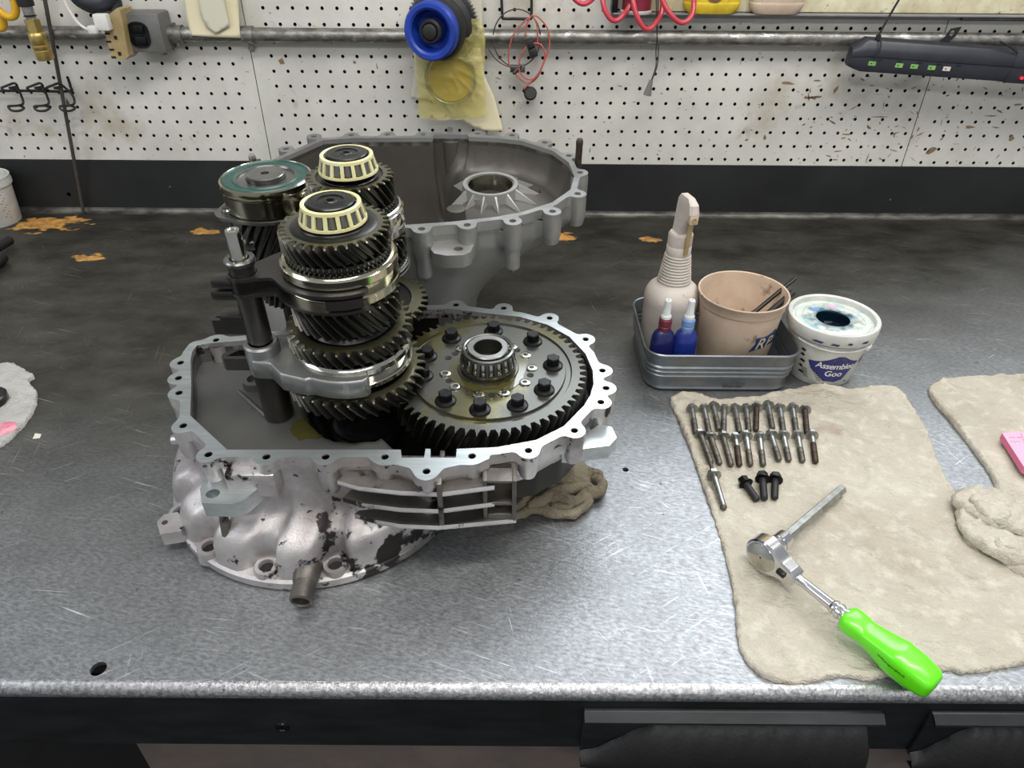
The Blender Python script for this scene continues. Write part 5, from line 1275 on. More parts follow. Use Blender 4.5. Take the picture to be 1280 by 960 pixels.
for i, (a, b_, c_, d_) in enumerate(ROW1):
    br = i in (6, 10)
    flange_bolt(bp(a, b_), bp(c_, d_), ('brown-stained' if br else 'silver grey') + ' flange bolt, %s from the left in the back row on the rag' % ORD[i], 'bolt', 'flange bolts in two rows on the rag', mt='brownbolt' if br else 'thread', ms='brownbolt' if br else 'zinc', thr=.85 if br else .55)
for i, (a, b_, c_, d_) in enumerate(ROW2):
    br = i in (3, 9)
    flange_bolt(bp(a, b_), bp(c_, d_), ('brown-stained' if br else 'silver grey') + ' flange bolt, %s from the left in the front row on the rag' % ORD[i], 'bolt', 'flange bolts in two rows on the rag', mt='brownbolt' if br else 'thread', ms='thread' if i < 3 else 'zinc', thr=.7 if br else .5)
flange_bolt(bp(322, 655), bp(402, 885), 'long silver stud bolt with a thin end, alone in front of the bolt rows', 'bolt', None, rf=.0080, rh=.0058, thr=.08, stud=.0125, name='stud_bolt')
for (a, b_, c_, d_, lb) in ((518, 698, 622, 830, 'black flange bolt lying slanted, leftmost of the three black ones'), (648, 672, 668, 826, 'black flange bolt, middle one of the three black ones'), (737, 680, 735, 826, 'black flange bolt lying straight, rightmost of the three black ones')):
    flange_bolt(bp(a, b_), bp(c_, d_), lb, 'bolt', 'black bolts on the rag', d=.0078, mh='black', mt='rubber', ms='rubber', rf=.0080, rh=.0060, hh=.0085, thr=.8)
# ================================================================== RATCHET
hp = W.at(958, 692, .026); gp = W.at(1165, 858, .020)
h0 = Vector((hp[0], hp[1], .0265)); h1 = Vector((gp[0], gp[1], .0215)); U = (h1 - h0).normalized(); Ez = Vector((0, 0, 1)); E_ = Ez.cross(U).normalized(); 
if E_.x < 0: E_ = -E_
Zv = U.cross(E_).normalized(); 
if Zv.z < 0: Zv = -Zv
Lr = (h1 - h0).length
mr = Matrix(((U.x, E_.x, Zv.x, h0.x), (U.y, E_.y, Zv.y, h0.y), (U.z, E_.z, Zv.z, h0.z), (0, 0, 0, 1)))
ra = bpy.data.objects.new('ratchet', None); COL.objects.link(ra); ra.matrix_world = mr; tag(ra, 'chrome ratchet with lime green handle lying across the rag edge', 'ratchet')
# head: pear outline in (u,z) plane, thickness along e
X, Y = grid(-.03, .06, -.03, .03, .001)
f = np.hypot(X, Y) - .0185; f = smin(f, poly_sd([(0, -.0165), (.030, -.009), (.036, -.0065), (.036, .0065), (.030, .009), (0, .0165)], X, Y), .006)
P = contour(f, X[0, 0], Y[0, 0], .001)
bm = BM(); rings(bm, [[(p[0], -.0085, p[1]) for p in inset(P, .0020)], [(p[0], -.0070, p[1]) for p in inset(P, .0004)], [(p[0], .0050, p[1]) for p in P], [(p[0], .0068, p[1]) for p in inset(P, .0012)]], True, True, True); finish('ratchet_head', bm, 'chrome', ra, ang=35)
bm = BM(); b2 = BM(); lathe(b2, [(.0150, 0), (.0150, .0006), (.0140, .0010), (.001, .0010)], 40); xf(b2, Matrix.Translation((0, -.0083, 0)) @ Matrix.Rotation(PI / 2, 4, 'X')); merge(bm, b2); finish('cover_plate', bm, 'steel', ra)
bm = BM(); box(bm, .0185, .0275, -.0110, -.0080, -.0020, .0035, Matrix.Rotation(.0, 4, 'Y'), bev=.0012); finish('reverse_lever', bm, 'steel_dark', ra)
bm = BM(); tube(bm, [(.030, 0, 0), (.036, -.0005, 0), (.044, 0, 0), (.060, 0, 0), (.090, 0, 0), (.110, 0, 0)], lambda t: .0062 - .0016 * math.sin(min(1, t * 1.2) * PI) * 1.0, 20); finish('shaft', bm, 'chrome', ra, ang=60)
cp = W.at(1057, 771, .02); L1 = (Vector((cp[0], cp[1], .02)) - h0).dot(U)
bm = BM(); b2 = BM(); lathe(b2, [(.0050, -.014), (.0066, -.012), (.0070, -.011), (.0070, -.0095), (.0060, -.009), (.0060, -.0075), (.0072, -.007), (.0074, -.0035), (.0062, -.003), (.0062, -.001), (.0076, -.0005), (.0080, .004)], 36); xf(b2, Matrix.Translation((L1, 0, 0)) @ Matrix.Rotation(PI / 2, 4, 'Y')); merge(bm, b2); finish('ferrule', bm, 'chrome', ra)
bm = BM(); RS = []; Lh = Lr - L1 + .002
for k in range(29):
    s_ = k / 28; x = L1 + Lh * s_
    w_ = np.interp(s_, [0, .03, .12, .25, .42, .60, .80, .93, .98, 1.], [.0090, .0118, .0124, .0112, .0128, .0152, .0148, .0132, .0118, .0090])
    tz = np.interp(s_, [0, .25, .6, 1], [.0105, .0098, .0128, .0118]) / .0125
    RS.append([(x, w_ * (math.copysign(abs(math.cos(q)) ** .62, math.cos(q))), w_ * .90 * tz * math.copysign(abs(math.sin(q)) ** .62, math.sin(q))) for q in [PI / 4 + 2 * PI * i / 40 for i in range(40)]])
rings(bm, RS, True, True, True); hdl = finish('handle_grip', bm, 'green', ra, ang=50)
# faint worn print on the handle
bm = BM(); rnd = random.Random(4)
s0 = .45
pts = []
for k in range(34):
    s_ = .47 + .30 * k / 33; x = L1 + Lh * s_; w_ = np.interp(s_, [.42, .60, .80], [.0128, .0152, .0148]); pts.append((x, -w_ * .95 - .0009, .0030 + .0016 * math.sin(k * 2.4) * rnd.uniform(.3, 1)))
tube(bm, pts, .00022, 4, k=2); finish('worn_print', bm, 'ink', hdl)
# drive, socket adapter and hex bit
ex = thing('hex_bit', 'long slender hex bit plugged into the ratchet, pointing up to the right', 'bit'); 
e0 = h0 + E_ * .0068; tipq = W.at(1052, 612, .012); e1 = Vector((tipq[0], tipq[1], .0125)); De = (e1 - e0).normalized()
bm = BM(); cyl(bm, e0, e0 + De * .012, .0105, .0095, 28); cyl(bm, e0 + De * .012, e0 + De * .014, .0085, .0085, 28); cyl(bm, e0 + De * .014, e0 + De * .026, .0092, .0088, 28); finish('square_socket', bm, 'chrome', ex)
bm = BM(); cyl(bm, e0 + De * .025, e1, .0054, .0054, 6); cyl(bm, e1, e1 + De * .001, .0050, .0040, 6); finish('hex_rod', bm, 'zinc', ex)

# ================================================================== ON THE WALL
def wpath(P, y): return [aty3(p[0], p[1], (p[2] if len(p) > 2 else y)) for p in P]
# ledge with cream board
ZL = .3690
sh = thing('wall_ledge', 'grey ledge with cream painted board above it, upper right of the pegboard', 'ledge')
xl = aty3(768, 10, 1.33).x
bm = BM(); box(bm, xl, 1.7, 1.336, 1.3645, ZL - .004, ZL - .001, bev=.0008); box(bm, xl, 1.7, 1.3625, 1.3648, ZL - .012, ZL - .003); finish('ledge_plate', bm, 'steel_strip', sh)
bm = BM(); box(bm, xl + .03, 1.7, 1.352, 1.3645, ZL, .47, bev=.001); finish('board', bm, 'shelf', sh)
bm = BM(); cyl(bm, (.765, 1.357, ZL - .0085), (1.7, 1.357, ZL - .0085), .0035, n=12); finish('edge_rod', bm, 'steel_mid', sh)
def jug(px, pz, w_, m_, label, name, cat, h=.11):
    c = aty3(px, 16, 1.335); t = thing(name, label, cat, (c.x, 1.3425, ZL - .001))
    rs = []
    for k, z in ((.55, 0), (.80, .0005), (.93, .006), (1, .014), (1, .0165), (.975, .0175), (.975, .0185), (.99, .020), (.985, h)):
        rs.append([(w_ * k * math.copysign(abs(math.cos(q)) ** .7, math.cos(q)), .0190 * k * math.copysign(abs(math.sin(q)) ** .7, math.sin(q)), z) for q in [2 * PI * i / 40 for i in range(40)]])
    bm = BM(); rings(bm, rs, True, True, True); finish('container_body', bm, m_, t, ang=40); return t
t = jug(889, 0, .0475, 'yellow', 'grimy yellow container standing on the ledge behind the red hose', 'yellow_container', 'container')
bm = BM(); b2 = BM(); lathe(b2, [(.016, 0), (.016, .002), (.0001, .002)], 28); xf(b2, Matrix.Translation((0, -.0183, .034)) @ Matrix.Rotation(PI / 2, 4, 'X') @ Matrix.Scale(1, 4)); merge(bm, b2); finish('brown_patch', bm, 'brown_print', t)
jug(970, 0, .0450, 'tub', 'dirty off-white container standing on the ledge right of the yellow one', 'white_container', 'container')
c = aty3(796, 11, 1.333); t = thing('spray_can', 'maroon capped can with pale bottom rim behind the red coiled hose', 'can', (c.x, 1.338, ZL - .001)); bm = BM(); lathe(bm, [(.001, 0), (.0255, 0), (.0262, .0015), (.0262, .0045), (.0245, .0055)], 40); finish('rim', bm, 'white', t); bm = BM(); lathe(bm, [(.0240, .005), (.0235, .09)], 40); finish('can_body', bm, 'redcap', t)
c = aty3(769, 6, 1.33); bm = BM(); box(bm, c.x - .004, c.x + .006, 1.338, 1.360, ZL - .001, ZL + .08, bev=.001); tag(finish('bracket_block', bm, 'steel_dark'), 'small dark upright block at the left end of the wall ledge', 'block')
# red coiled hose
bm = BM(); pts = []
P = [(706, -40, 1.33), (712, -12, 1.315), (722, 2, 1.31), (733, 4, 1.31), (745, -8, 1.325), (752, -40, 1.335), (752, -12, 1.31), (756, 12, 1.30), (766, 25.5, 1.30), (777, 21, 1.308), (788, 2, 1.325), (790, -40, 1.338), (790, -12, 1.31), (795, 17, 1.298), (806, 35.5, 1.295), (817, 32, 1.303), (828, 10, 1.325), (828, -40, 1.338), (824, -15, 1.31), (834, 12, 1.298), (850, 28, 1.295), (863, 22, 1.302), (867.5, 2, 1.315), (864, -40, 1.33)]
tube(bm, wpath(P, 1.31), .0042, 14, k=10)
tag(finish('coiled_hose', bm, 'red_hose', ang=180), 'glossy red coiled air hose hanging in loops in front of the pegboard', 'hose')
# thin double lead with grey connector
t = thing('wire_lead', 'thin dark twin lead hanging down to a small grey connector', 'cable')
bm = BM()
tube(bm, wpath([(820, -30), (820.5, 10), (821, 40), (823, 62), (821.5, 82), (816, 98), (814, 104)], 1.325), .0010, 7)
tube(bm, wpath([(823, -30), (822.5, 12), (821.5, 42), (820, 64), (820, 82), (815, 98), (813, 104)], 1.327), .0010, 7); finish('wires', bm, 'rod', t)
a = aty3(814, 100, 1.326); b_ = aty3(809, 119, 1.326); bm = BM(); cyl(bm, a, b_, .0032, .0078, 6); finish('connector', bm, 'tag', t)
# dark light bar hanging by cords
A_ = aty3(1060, 66, 1.315); B_ = aty3(1255, 80, 1.315)
U_ = (B_ - A_).normalized(); lb = bpy.data.objects.new('hanging_light_bar', None); COL.objects.link(lb)
Vz = Vector((0, 1, 0)).cross(U_) * -1
if Vz.z < 0: Vz = -Vz
lb.matrix_world = Matrix(((U_.x, 0, Vz.x, A_.x), (U_.y, 1, Vz.y, A_.y), (U_.z, 0, Vz.z, A_.z), (0, 0, 0, 1)))
tag(lb, 'dark bar-shaped work light with green stickers hanging at the upper right', 'work light')
LB = (B_ - A_).length
ZK = 1.24
prf = [(-.004, -.0205), (-.016, -.0200), (-.021, -.012), (-.021, -.001), (-.0225, .000), (-.024, .004), (-.023, .012), (-.017, .0190), (-.008, .0215), (.004, .0215), (.010, .016), (.010, -.016)]
prf = [(a, b * ZK) for a, b in prf]
bm = BM(); RS = []
for x, k in ((.000, .0), (.0005, .55), (.012, .82), (.022, 1.0), (LB, 1.0)):
    RS.append([(x + (.010 * (1 - k) if z > 0 else 0) * 0, -.006 + (y + .006) * max(k, .01), (z + .010) * max(k, .01) - .010 if k < 1 else z) for y, z in prf])
rings(bm, RS, True, True, True); finish('bar_body', bm, 'bar', lb, ang=30)
bm = BM(); RS = [[(x, -.006 + (y + .006) * k, z * k) for y, z in prf] for x, k in ((LB, .93), (LB + .002, 1.06), (LB + .20, 1.06))]; rings(bm, RS, True, True, True); finish('end_grip', bm, 'bar', lb, ang=30)
for i, (px, m_) in enumerate(((1083, 'sticker'), (1117, 'sticker'), (1136, 'sticker'), (1158, 'sticker'), (1177, 'sticker2'))):
    x = (aty3(px, 80, 1.315) - A_).x; w_ = .0062; z = -.0105
    bm = BM(); box(bm, x - w_, x + w_, -.0222, -.0208, z - .0032, z + .0034); st = finish('sticker', bm, m_, lb)
    bm = BM(); box(bm, x - w_ * .55, x - w_ * .05, -.0226, -.0221, z - .0006, z + .0008); finish('mark', bm, 'ink', st)
for k in range(5):
    x = .048 + k * .034; bm = BM(); box(bm, x - .004, x + .004, -.0218, -.0208, -.0050, -.0036); finish('slot', bm, 'hole', lb)
x = (aty3(1268, 95, 1.315) - A_).x; bm = BM(); box(bm, x - .0022, x + .0022, -.0245, -.0225, -.018, -.0145, bev=.0006); finish('indicator_lamp', bm, 'led', lb)
bm = BM(); q = .168; P = [(.0, .0), (.010, .012), (.014, .024), (.030, .028), (.026, .014), (.014, -.002)]
hh = [(.0185 + .0045 * math.cos(-2 * PI * i / 16), .0175 + .0045 * math.sin(-2 * PI * i / 16)) for i in range(16)]
prism(bm, P[::-1], [hh], 0, .003); xf(bm, Matrix.Translation((.150, .010, .0225)) @ Matrix.Rotation(PI / 2, 4, 'X')); finish('hanger_loop', bm, 'rubber', lb)
t = thing('suspension_cord', 'thin dark cord holding up the left end of the light bar', 'cord')
bm = BM(); tube(bm, wpath([(1098, 52), (1098, 46), (1106, 30), (1127, -6), (1150, -45)], 1.30), .0019, 8); finish('cord', bm, 'rubber', t)
bm = BM(); c = aty3(1098, 47, 1.30); cyl(bm, c - Vector((0, 0, .004)), c + Vector((0, 0, .004)), .0042, n=12); c2 = aty3(1097, 60, 1.288)
tube(bm, [c, c + Vector((.001, -.012, -.006)), c + Vector((0, -.016, -.022)), c + Vector((-.004, -.013, -.032))], .0013, 6); finish('knot', bm, 'rubber', t)
bm = BM(); tube(bm, wpath([(1272, 66), (1262, 58), (1250, 52)], 1.292), .0016, 6); tag(finish('cable_loop', bm, 'rubber'), 'short thin black cable over the right part of the light bar', 'cable')
# black wire frame on the wall, hose clamp loop and red lead
bm = BM(); tube(bm, wpath([(627, -30), (627, 0), (628, 20), (629, 23), (645, 23.5), (662, 23.5), (664, 20), (664.5, 0), (664.5, -30)], 1.352), .0024, 8, k=4); tag(finish('wire_hook', bm, 'rubber'), 'black wire frame hook sticking out at the top of the pegboard', 'hook')
t = thing('hose_clamp', 'large thin dark metal clamp loop hanging on the wire frame', 'clamp')
bm = BM(); pts = [(646 + 29.5 * math.cos(a), 47.5 + 36 * math.sin(a)) for a in np.linspace(0, 2 * PI, 30, endpoint=False)]; tube(bm, wpath(pts, 1.338), .0011, 6, closed=True, k=3); tube(bm, wpath([(611, 62), (618, 72), (628, 80), (638, 84)], 1.338), .0011, 6); finish('band', bm, 'rod', t)
c = aty3(647, 85.5, 1.335); bm = BM(); box(bm, c.x - .013, c.x + .013, 1.328, 1.340, c.z - .0055, c.z + .0055, bev=.001); cyl(bm, (c.x - .006, 1.331, c.z - .006), (c.x + .006, 1.331, c.z + .006), .0045, n=10); finish('screw_housing', bm, 'steel_mid', t)
t = thing('wire_harness', 'red wire bundle with two black connectors hanging on the pegboard', 'cable')
bm = BM()
tube(bm, wpath([(664, 21), (654, 28), (641, 45), (636, 66), (637, 82), (648, 97), (660, 104), (672, 96), (682, 72), (687, 55), (684, 35), (672, 21), (664, 20)], 1.330), .0013, 7)
tube(bm, wpath([(684, 68), (677, 85), (668, 98), (657, 98), (649, 88), (650, 72), (659, 58), (670, 54), (678, 58), (681, 72), (674, 90), (664, 102), (655, 111)], 1.327), .0013, 7)
tube(bm, wpath([(663, 22), (658, 32), (657, 46)], 1.330), .0012, 7); tube(bm, wpath([(667, 22), (671, 32), (672, 50), (669, 62)], 1.330), .0012, 7); finish('red_wires', bm, 'red_wire', t)
a = aty3(661, 49, 1.33); b_ = aty3(668, 71, 1.33); m_ = axis_m(a, b_ - a); L_ = (b_ - a).length
bm = BM(); box(bm, -.0078, .0078, -.006, .006, 0, L_ * .45, m_, bev=.001); box(bm, -.0085, .0085, -.0068, .0068, L_ * .5, L_, m_, bev=.0015); finish('connector', bm, 'rubber', t)
c = aty3(663, 117, 1.335); bm = BM(); b2 = BM(); lathe(b2, [(.0001, -.010), (.0105, -.010), (.0115, -.006), (.0115, .004), (.009, .008), (.0001, .008)], 28); xf(b2, Matrix.Translation(c) @ Matrix.Rotation(PI / 2 - .3, 4, 'X')); merge(bm, b2); a = aty3(654, 112, 1.333); cyl(bm, c, a, .006, .004, 12); finish('round_connector', bm, 'rubber', t)
# blue ringed hub
cB = aty3(537, 40, 1.255); cD = aty3(556, 30, 1.335); ax_ = (cB - cD).normalized(); L_ = (cB - cD).length
hb = bpy.data.objects.new('hub_assembly', None); COL.objects.link(hb); hb.matrix_world = axis_m(cD, ax_); tag(hb, 'dark toothed hub with a thick blue plastic ring hanging on the pegboard', 'hub')
rB = (aty3(572, 40, 1.255) - cB).length * .98
bm = BM(); lathe(bm, [(rB * .70, L_ - .030), (rB * .72, L_ - .002), (rB * .80, L_ + .001), (rB * .93, L_ + .001), (rB, L_ - .003), (rB, L_ - .020), (rB * .92, L_ - .030)], 72); finish('blue_ring', bm, 'blue', hb)
bm = BM(); lathe(bm, [(rB * .72, L_ - .010), (rB * .62, L_ - .026), (rB * .42, L_ - .030), (rB * .40, L_ - .012), (rB * .36, L_ - .008), (.0001, L_ - .008)], 64); finish('inner_cup', bm, 'blue', hb)
bm = BM(); lathe(bm, [(rB * .42, L_ - .014), (rB * .42, L_ - .004), (rB * .36, L_ - .001), (rB * .32, L_ - .001), (rB * .30, L_ - .005), (rB * .27, L_ - .005), (rB * .26, L_ + .002), (rB * .20, L_ + .0035), (.0001, L_ + .0035)], 48); finish('centre_cap', bm, 'rubber', hb)
bm = BM(); lathe(bm, [(rB * .9, L_ - .026), (rB * 1.08, L_ - .028), (rB * 1.12, L_ - .040), (rB * 1.05, L_ - .055), (rB * 1.22, L_ - .060), (rB * 1.25, 0.004), (rB * .6, .002)], 72); finish('drum', bm, 'rubber', hb)
gb_ = gear(64, rB * 1.40, rB * 1.32, .004, .014, 0, rB * 1.2, rB * 1.1, .001, bore=.01); finish('toothed_rim', gb_, 'steel_mid', hb, ang=28, mats=['steel_mid', 'steel_dark'])
# yellow bag with a synchro ring inside
bag = thing('plastic_bag', 'crinkled yellow plastic bag holding a toothed ring, hanging below the blue hub', 'bag')
def bagf(px, py, y0): 
    p = aty3(px, py, y0); return p
P = [(518, 40), (526, 30), (590, 24), (604, 38), (606, 70), (604, 100), (607, 135), (604, 148), (565, 150), (524, 148), (523, 120), (519, 90)]
Pz = [(aty3(x, y, 1.30).x, aty3(x, y, 1.30).z) for x, y in P]; Pz = ragged([(p[0], p[1]) for p in Pz], .0008, 90, 6)
cxb = sum(p[0] for p in Pz) / len(Pz); czb = sum(p[1] for p in Pz) / len(Pz)
def bagh(sgn):
    def g(x, z):
        e = max(0, 1 - ((x - cxb) / .075) ** 2) * max(0, 1 - ((z - czb) / .100) ** 2)
        return sgn * (.002 + .012 * e ** .5 + .0016 * noise.noise((x * 50, z * 35, sgn)) + .0034 * max(0, 1 - abs(noise.noise((x * 40 + z * 25, z * 30, 3 + sgn))) * 7))
    return g
bm = BM()
for sg in (-1, 1): sheet(bm, Pz, .004, bagh(sg))
for v in bm.verts: v.co = Vector((v.co.x, 1.312 + v.co.z, v.co.y))
finish('bag_film', bm, 'bag', bag, ang=180)
rg_c = aty3(563, 98, 1.312); rr_ = .046
rgp = thing('synchro_ring', 'toothed bronze-coloured synchro ring seen inside the yellow bag', 'ring'); rgp.location = (0, 0, 0)
bm = gear(60, rr_, rr_ - .002, -.004, .004, 0, rr_ - .005, rr_ - .006, .001, bore=rr_ - .007); xf(bm, Matrix.Translation(rg_c) @ Matrix.Rotation(PI / 2, 4, 'X')); finish('ring_body', bm, 'steel_mid', rgp, mats=['steel_mid', 'steel_mid'])
bm = BM(); lathe(bm, [(rr_ - .008, 0), (.0001, 0)], 40); xf(bm, Matrix.Translation(rg_c + Vector((0, .002, 0))) @ Matrix.Rotation(PI / 2, 4, 'X')); finish('wrapping_paper', bm, 'amber', rgp)
# cream paper behind the bag
def hang_paper(P, y0, name, label, m_, th=.0006, cur=.004, amp=.002):
    Q = [(aty3(x, y, y0).x, aty3(x, y, y0).z) for x, y in P]; bm = BM()
    Qd = []
    for i, p in enumerate(Q):
        q = Q[(i + 1) % len(Q)]; n = max(1, int(math.hypot(q[0] - p[0], q[1] - p[1]) / .006)); Qd += [(p[0] + (q[0] - p[0]) * k / n, p[1] + (q[1] - p[1]) * k / n) for k in range(n)]
    zb = min(q[1] for q in Q)
    h = lambda x, z: amp * noise.noise((x * 14, z * 10, y0)) - cur * math.exp(-(z - zb) / .02)
    sheet(bm, Qd, .006, h, lambda x, z, v: v + th)
    for v in bm.verts: v.co = Vector((v.co.x, y0 + v.co.z, v.co.y))
    return bm
bm = hang_paper([(560, 60), (600, 60), (606, 95), (618, 122), (629, 163), (613, 164), (595, 160), (573, 148), (562, 120)], 1.335, '', '', 'paper'); tag(finish('paper_sheet', bm, 'paper', ang=180), 'curled cream paper sheet hanging behind the yellow bag', 'paper')
bm = hang_paper([(515, 30), (560, 20), (560, 126), (514, 123), (518, 85)], 1.348, '', '', 'paper'); tag(finish('paper_sheet', bm, 'paper2', ang=180), 'pale paper edge showing left of the yellow bag', 'paper')
bm = hang_paper([(585, -20), (602, -20), (603, 40), (590, 45)], 1.340, '', '', 'paper2'); tag(finish('paper_tag', bm, 'paper2', ang=180), 'narrow cream paper strip right behind the dark hub', 'paper')
# pinned paper at the upper left
pp = thing('pinned_envelope', 'cream paper sheets pinned over the conduit at the upper left', 'paper')
bm = hang_paper([(225, -25), (296, -25), (298, 10), (301, 47), (270, 46), (240, 44), (234, 25)], 1.338, '', '', 'paper'); finish('outer_sheet', bm, 'paper', pp, ang=180)
bm = hang_paper([(246, -25), (274, -25), (287, 32), (270, 42), (258, 33), (250, 15)], 1.3325, '', '', 'paper', cur=.002); finish('inner_sheet', bm, 'paper2', pp, ang=180)
# outlet box with duplex, multi-tap, plug and cord
ob = thing('outlet_box', 'grey metal outlet box with black receptacle on the pegboard', 'outlet')
a = aty3(150, 13, 1.318); b_ = aty3(202, 66, 1.318)
xa, xb = aty3(146, 40, 1.318).x, aty3(203, 40, 1.318).x; za, zb = aty3(175, 66, 1.318).z, aty3(175, 16, 1.318).z
bm = BM(); box(bm, xa, xb, 1.320, 1.3648, za, zb, bev=.005); finish('box_body', bm, 'grey_box', ob)
bm = BM(); box(bm, xa + .001, xb - .001, 1.3165, 1.3210, za + .001, zb - .001, bev=.0018); finish('cover_plate', bm, 'grey_box', ob)
cx_, cz_ = aty3(174, 43.5, 1.316).x, aty3(174, 43.5, 1.316).z
def orb(r1, r2): return [(r1 * math.copysign(abs(math.cos(q)) ** .8, math.cos(q)), r2 * math.copysign(abs(math.sin(q)) ** .6, math.sin(q))) for q in [2 * PI * i / 36 for i in range(36)]]
bm = BM(); prism(bm, orb(.0175, .0200), [], 0, .0030); 
for sz in (1, -1): box(bm, -.011, .011, -.0155 if sz < 0 else .0025, -.0025 if sz < 0 else .0155, .003, .0050, bev=.0018)
xf(bm, Matrix.Translation((cx_, 1.3170, cz_)) @ Matrix.Rotation(PI / 2, 4, 'X')); finish('receptacle', bm, 'black', ob)
bm = BM(); lathe(bm, [(.0035, 0), (.003, .002), (.001, .0022)], 12, cap1=True); xf(bm, Matrix.Translation((cx_ - .0225, 1.3165, cz_ + .002)) @ Matrix.Rotation(PI / 2, 4, 'X')); finish('cover_screw', bm, 'steel_dark', ob)
bm = BM(); cyl(bm, (xb - .002, 1.348, pz), (xb + .022, 1.348, pz), .0150, n=20); cyl(bm, (xb + .012, 1.342, pz - .017), (xb + .012, 1.342, pz + .019), .003, n=10); finish('pipe_fitting', bm, 'galv', ob)
mt = thing('multi_plug', 'yellowed plastic multi-outlet adapter plugged in left of the grey box', 'adapter')
a = aty3(140, 14, 1.30); b_ = aty3(153, 75, 1.30)
P = [aty3(x, y, 1.300) for x, y in ((134, 14), (147, 12), (161, 72), (143, 75), (137, 73))]
P = [aty3(x, y, 1.300) for x, y in ((127, 26), (146, 10), (150, 12), (161, 70), (156, 75), (140, 74))]
bm = BM(); rings(bm, [[(p.x, 1.300, p.z) for p in P], [(p.x + .002, 1.336, p.z) for p in P]], True, True, True); finish('adapter_body', bm, 'brown_plastic', mt)
for px, py, w_, h_ in ((138, 27, 1.5, 1.8), (134, 42, 2.7, 1), (144.5, 47, 1.8, 2), (136, 52, 2.9, 1), (139.5, 62, 2.9, 1), (149.5, 67, 1.9, 2), (142, 71.5, 2.9, 1)):
    c = aty3(px, py, 1.2995); bm = BM(); box(bm, c.x - w_ * .00135, c.x + w_ * .00135, 1.2990, 1.3002, c.z - h_ * .0014, c.z + h_ * .0014); finish('socket_slot', bm, 'hole', mt)
wp = thing('white_plug', 'white plug on a white cord, pushed into the yellowed adapter', 'plug')
bm = BM(); c0 = aty3(127, 28, 1.288); box(bm, c0.x - .0115, c0.x + .0115, 1.284, 1.3, c0.z - .0125, c0.z + .0125, bev=.003); c1 = aty3(115, 37, 1.284); box(bm, c1.x - .005, c1.x + .009, 1.278, 1.294, c1.z - .006, c1.z + .006, bev=.002); finish('plug_body', bm, 'cord_white', wp)
bm = BM(); tube(bm, wpath([(116, 38), (108, 36), (97, 28), (86, 12), (80, -2), (74, -25)], 1.285), .0024, 8); finish('cord', bm, 'cord_white', wp)
bm = BM(); tube(bm, wpath([(88, -20), (96, -2), (112, 8), (128, 12), (142, 18), (146, 14), (143, -4), (140, -20)], 1.318), .010, 10); tube(bm, wpath([(92, -20), (105, 0), (130, 3), (140, -10)], 1.312), .013, 10); tag(finish('cable_bundle', bm, 'bar', ang=180), 'dark sagging cable bundle above the multi-outlet adapter', 'cable')
# yellow air hose and brass coupling
bm = BM(); tube(bm, wpath([(-25, -20), (-8, 6), (8, 20), (18, 19), (19, 6), (10, -12), (-5, -25)], 1.300), .0062, 12); tube(bm, wpath([(-30, 0), (-12, 20), (-2, 34), (4, 33), (2, 20), (-10, 8)], 1.315), .0062, 12); tag(finish('coiled_hose', bm, 'orange_hose', ang=180), 'yellow coiled air hose at the top left corner', 'hose')
ac = thing('air_coupling', 'brass quick coupling on a black hose end hanging at top left', 'coupling')
pa = aty3(29, -4, 1.295); pb = aty3(58, 76, 1.295); D_ = (pb - pa).normalized(); L_ = (pb - pa).length; m_ = axis_m(pa, D_)
def ap(prof, m2, nm, n=24, a0=0.):
    b2 = BM(); rings(b2, [circ(r, z * L_, n, a0=a0) for r, z in prof], True, True, True); xf(b2, m_); return finish(nm, b2, m2, ac, ang=40)
ap([(.0125, -.3), (.0125, .10), (.0118, .14), (.007, .15)], 'rubber', 'hose_end')
ap([(.0085, .14), (.0085, .27), (.0075, .28), (.0075, .34)], 'zinc', 'nipple', 6)
ap([(.0098, .28), (.0098, .285), (.0098, .295)], 'steel_dark', 'retaining_ring')
ap([(.0118, .34), (.0118, .55)], 'brass', 'hex_body', 6, .3)
ap([(.0112, .54), (.0128, .56), (.0133, .60), (.0133, .72), (.0126, .73), (.0126, .745), (.0136, .755), (.0136, .80), (.0128, .81), (.0128, .825), (.0137, .835), (.0134, .95), (.0122, .985), (.0085, .985), (.008, .96)], 'brass', 'sleeve', 36)
# long thin rod leaning from the wall onto the bench
bm = BM(); cyl(bm, aty3(49, -40, 1.330), aty3(104.5, 266, 1.3535), .0033, n=12); tag(finish('leaning_rod', bm, 'rod'), 'long thin grey rod leaning against the pegboard, foot on the bench', 'rod')
# tool hook strip at left
hk = thing('hook_strip', 'black wire hook strip with pairs of loops on the left pegboard', 'hook strip')
bm = BM(); tube(bm, wpath([(-30, 113), (0, 113.5), (40, 113.5), (86, 114), (88, 108), (85, 98)], 1.350), .0024, 8, k=4); finish('bar', bm, 'rubber', hk)
for cx0, ly in ((18, 135), (50, 136), (74, 136)):
    bm = BM(); o_ = cx0
    tube(bm, wpath([(o_ - 13, 113, 1.352), (o_ - 16, 110, 1.34), (o_ - 9, 107, 1.328), (o_, 104, 1.325), (o_ + 3, 108, 1.328), (o_ - 6, 110, 1.336), (o_ + 2, 111, 1.35)], 1.34), .0021, 7, k=5)
    x2 = o_ + (4 if cx0 < 60 else 12)
    tube(bm, wpath([(o_ + 2, 105, 1.345), (x2 + 4, 118, 1.345), (x2 + 7, 129, 1.343), (x2, 132, 1.33), (x2 - 11, 133, 1.325), (x2 - 8, 138, 1.322), (x2 + 2, 138.5, 1.322), (x2 + 8, 135, 1.328), (x2 + 3, 132.5, 1.338)], 1.34), .0021, 7, k=5); finish('hook', bm, 'rubber', hk)

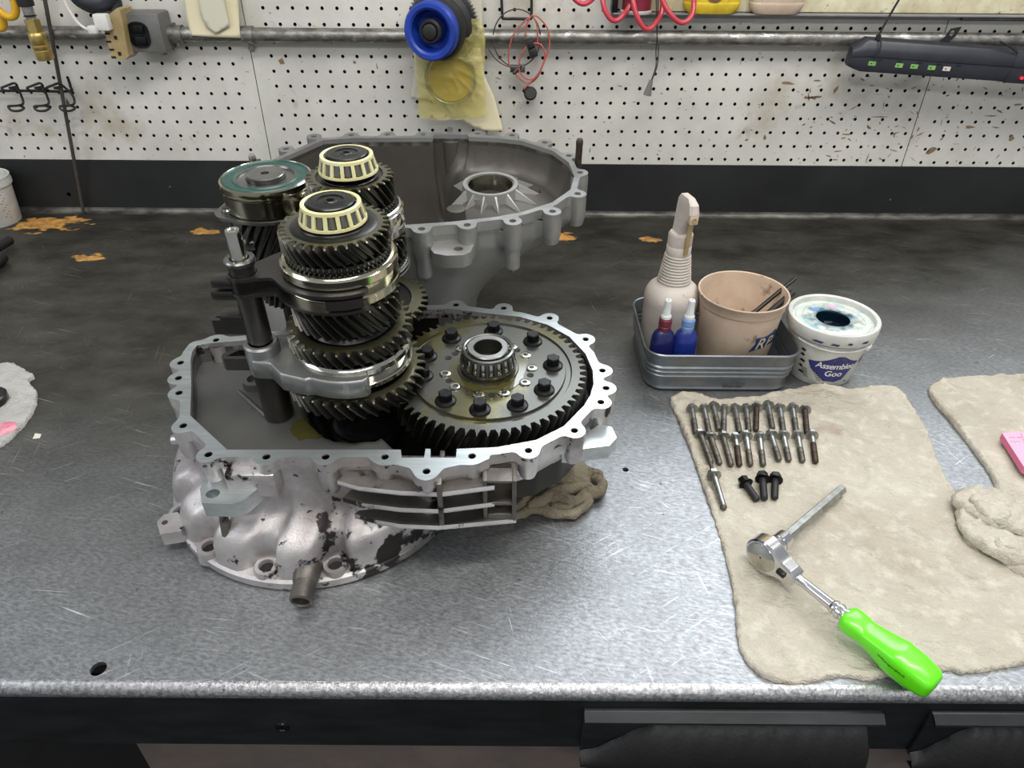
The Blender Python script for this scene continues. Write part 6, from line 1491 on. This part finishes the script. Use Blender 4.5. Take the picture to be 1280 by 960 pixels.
# ================================================================== LEFT EDGE OF THE BENCH
c = at3(2, 286, 0); wt = thing('white_bucket', 'open white plastic bucket with printed label at the left edge near the wall', 'bucket', (c.x - .030, c.y + .036, 0))
bm = BM(); lathe(bm, [(.001, 0), (.0420, 0), (.0430, .0015), (.0480, .072), (.0512, .0725), (.0516, .080), (.0502, .084), (.0512, .088), (.0498, .0895), (.0478, .0885), (.0470, .075), (.0415, .003), (.001, .003)], 64); finish('bucket_body', bm, 'white', wt, ang=40)
for k in range(13):
    wrap_poly([(-.012, 0), (.014 - .004 * ((k * 7) % 3), 0), (.014 - .004 * ((k * 7) % 3), .0016), (-.012, .0016)], 'tag', wt, .064 - k * .0042, -.62, .0430, .0050 / .072, .0004, 'fine_print')
wrap_text('gry', .007, 'ink', wt, .010, -1.32, .0430, .07, .0005) if False else None
for k, (z, w_) in enumerate(((.046, .006), (.036, .012), (.010, .012))):
    wrap_poly([(-w_, 0), (w_, 0), (w_, .0016), (-w_, .0014)], 'ink', wt, z, -1.45, .0430, .07, .0005, 'fine_print')
pl_ = thing('pliers', 'black gripped tool ends poking in at the left edge of the bench', 'pliers')
bm = BM(); a = at3(12, 300, .012); tube(bm, [a, at3(2, 306, .012), at3(-25, 322, .012), at3(-70, 350, .012)], lambda t: .0085, 14); finish('grip', bm, 'rubber', pl_, ang=180)
bm = BM(); a = at3(4, 322, .010); tube(bm, [a, at3(-6, 330, .010), at3(-30, 345, .010), at3(-70, 366, .010)], lambda t: .0085, 14); finish('grip', bm, 'rubber', pl_, ang=180)
c = at3(46, 545, .0); bm = BM(); P = [W.at(x, y, 0) for x, y in ((41, 549), (44, 542), (52, 543), (50, 548))]; prism(bm, P, [], .0002, .0006); tag(finish('paper_scrap', bm, 'paper2'), 'tiny pale paper scrap on the bench below the white rag', 'scrap')

# ================================================================== origins: put each thing's origin at its own base
dg = bpy.context.evaluated_depsgraph_get(); bpy.context.view_layer.update()
for o in [q for q in COL.objects if q.parent is None and q.type in ('MESH', 'EMPTY') and q.get('kind') != 'structure']:
    inv = o.matrix_world.inverted()
    mn = Vector((1e9,) * 3); mx = Vector((-1e9,) * 3)
    st = [o]
    while st:
        q = st.pop(); st += list(q.children)
        if q.type == 'MESH':
            m_ = inv @ q.matrix_world
            for c in q.bound_box:
                v = m_ @ Vector(c)
                for i in range(3): mn[i] = min(mn[i], v[i]); mx[i] = max(mx[i], v[i])
    if mn.x > 1e8: continue
    d = Vector(((mn.x + mx.x) / 2, (mn.y + mx.y) / 2, mn.z))
    if o.type == 'MESH':
        if o.data.users > 1: continue
        o.data.transform(Matrix.Translation(-d))
    for c in o.children: c.location = c.location - d
    o.location = o.location + (o.matrix_world.to_3x3() @ d)
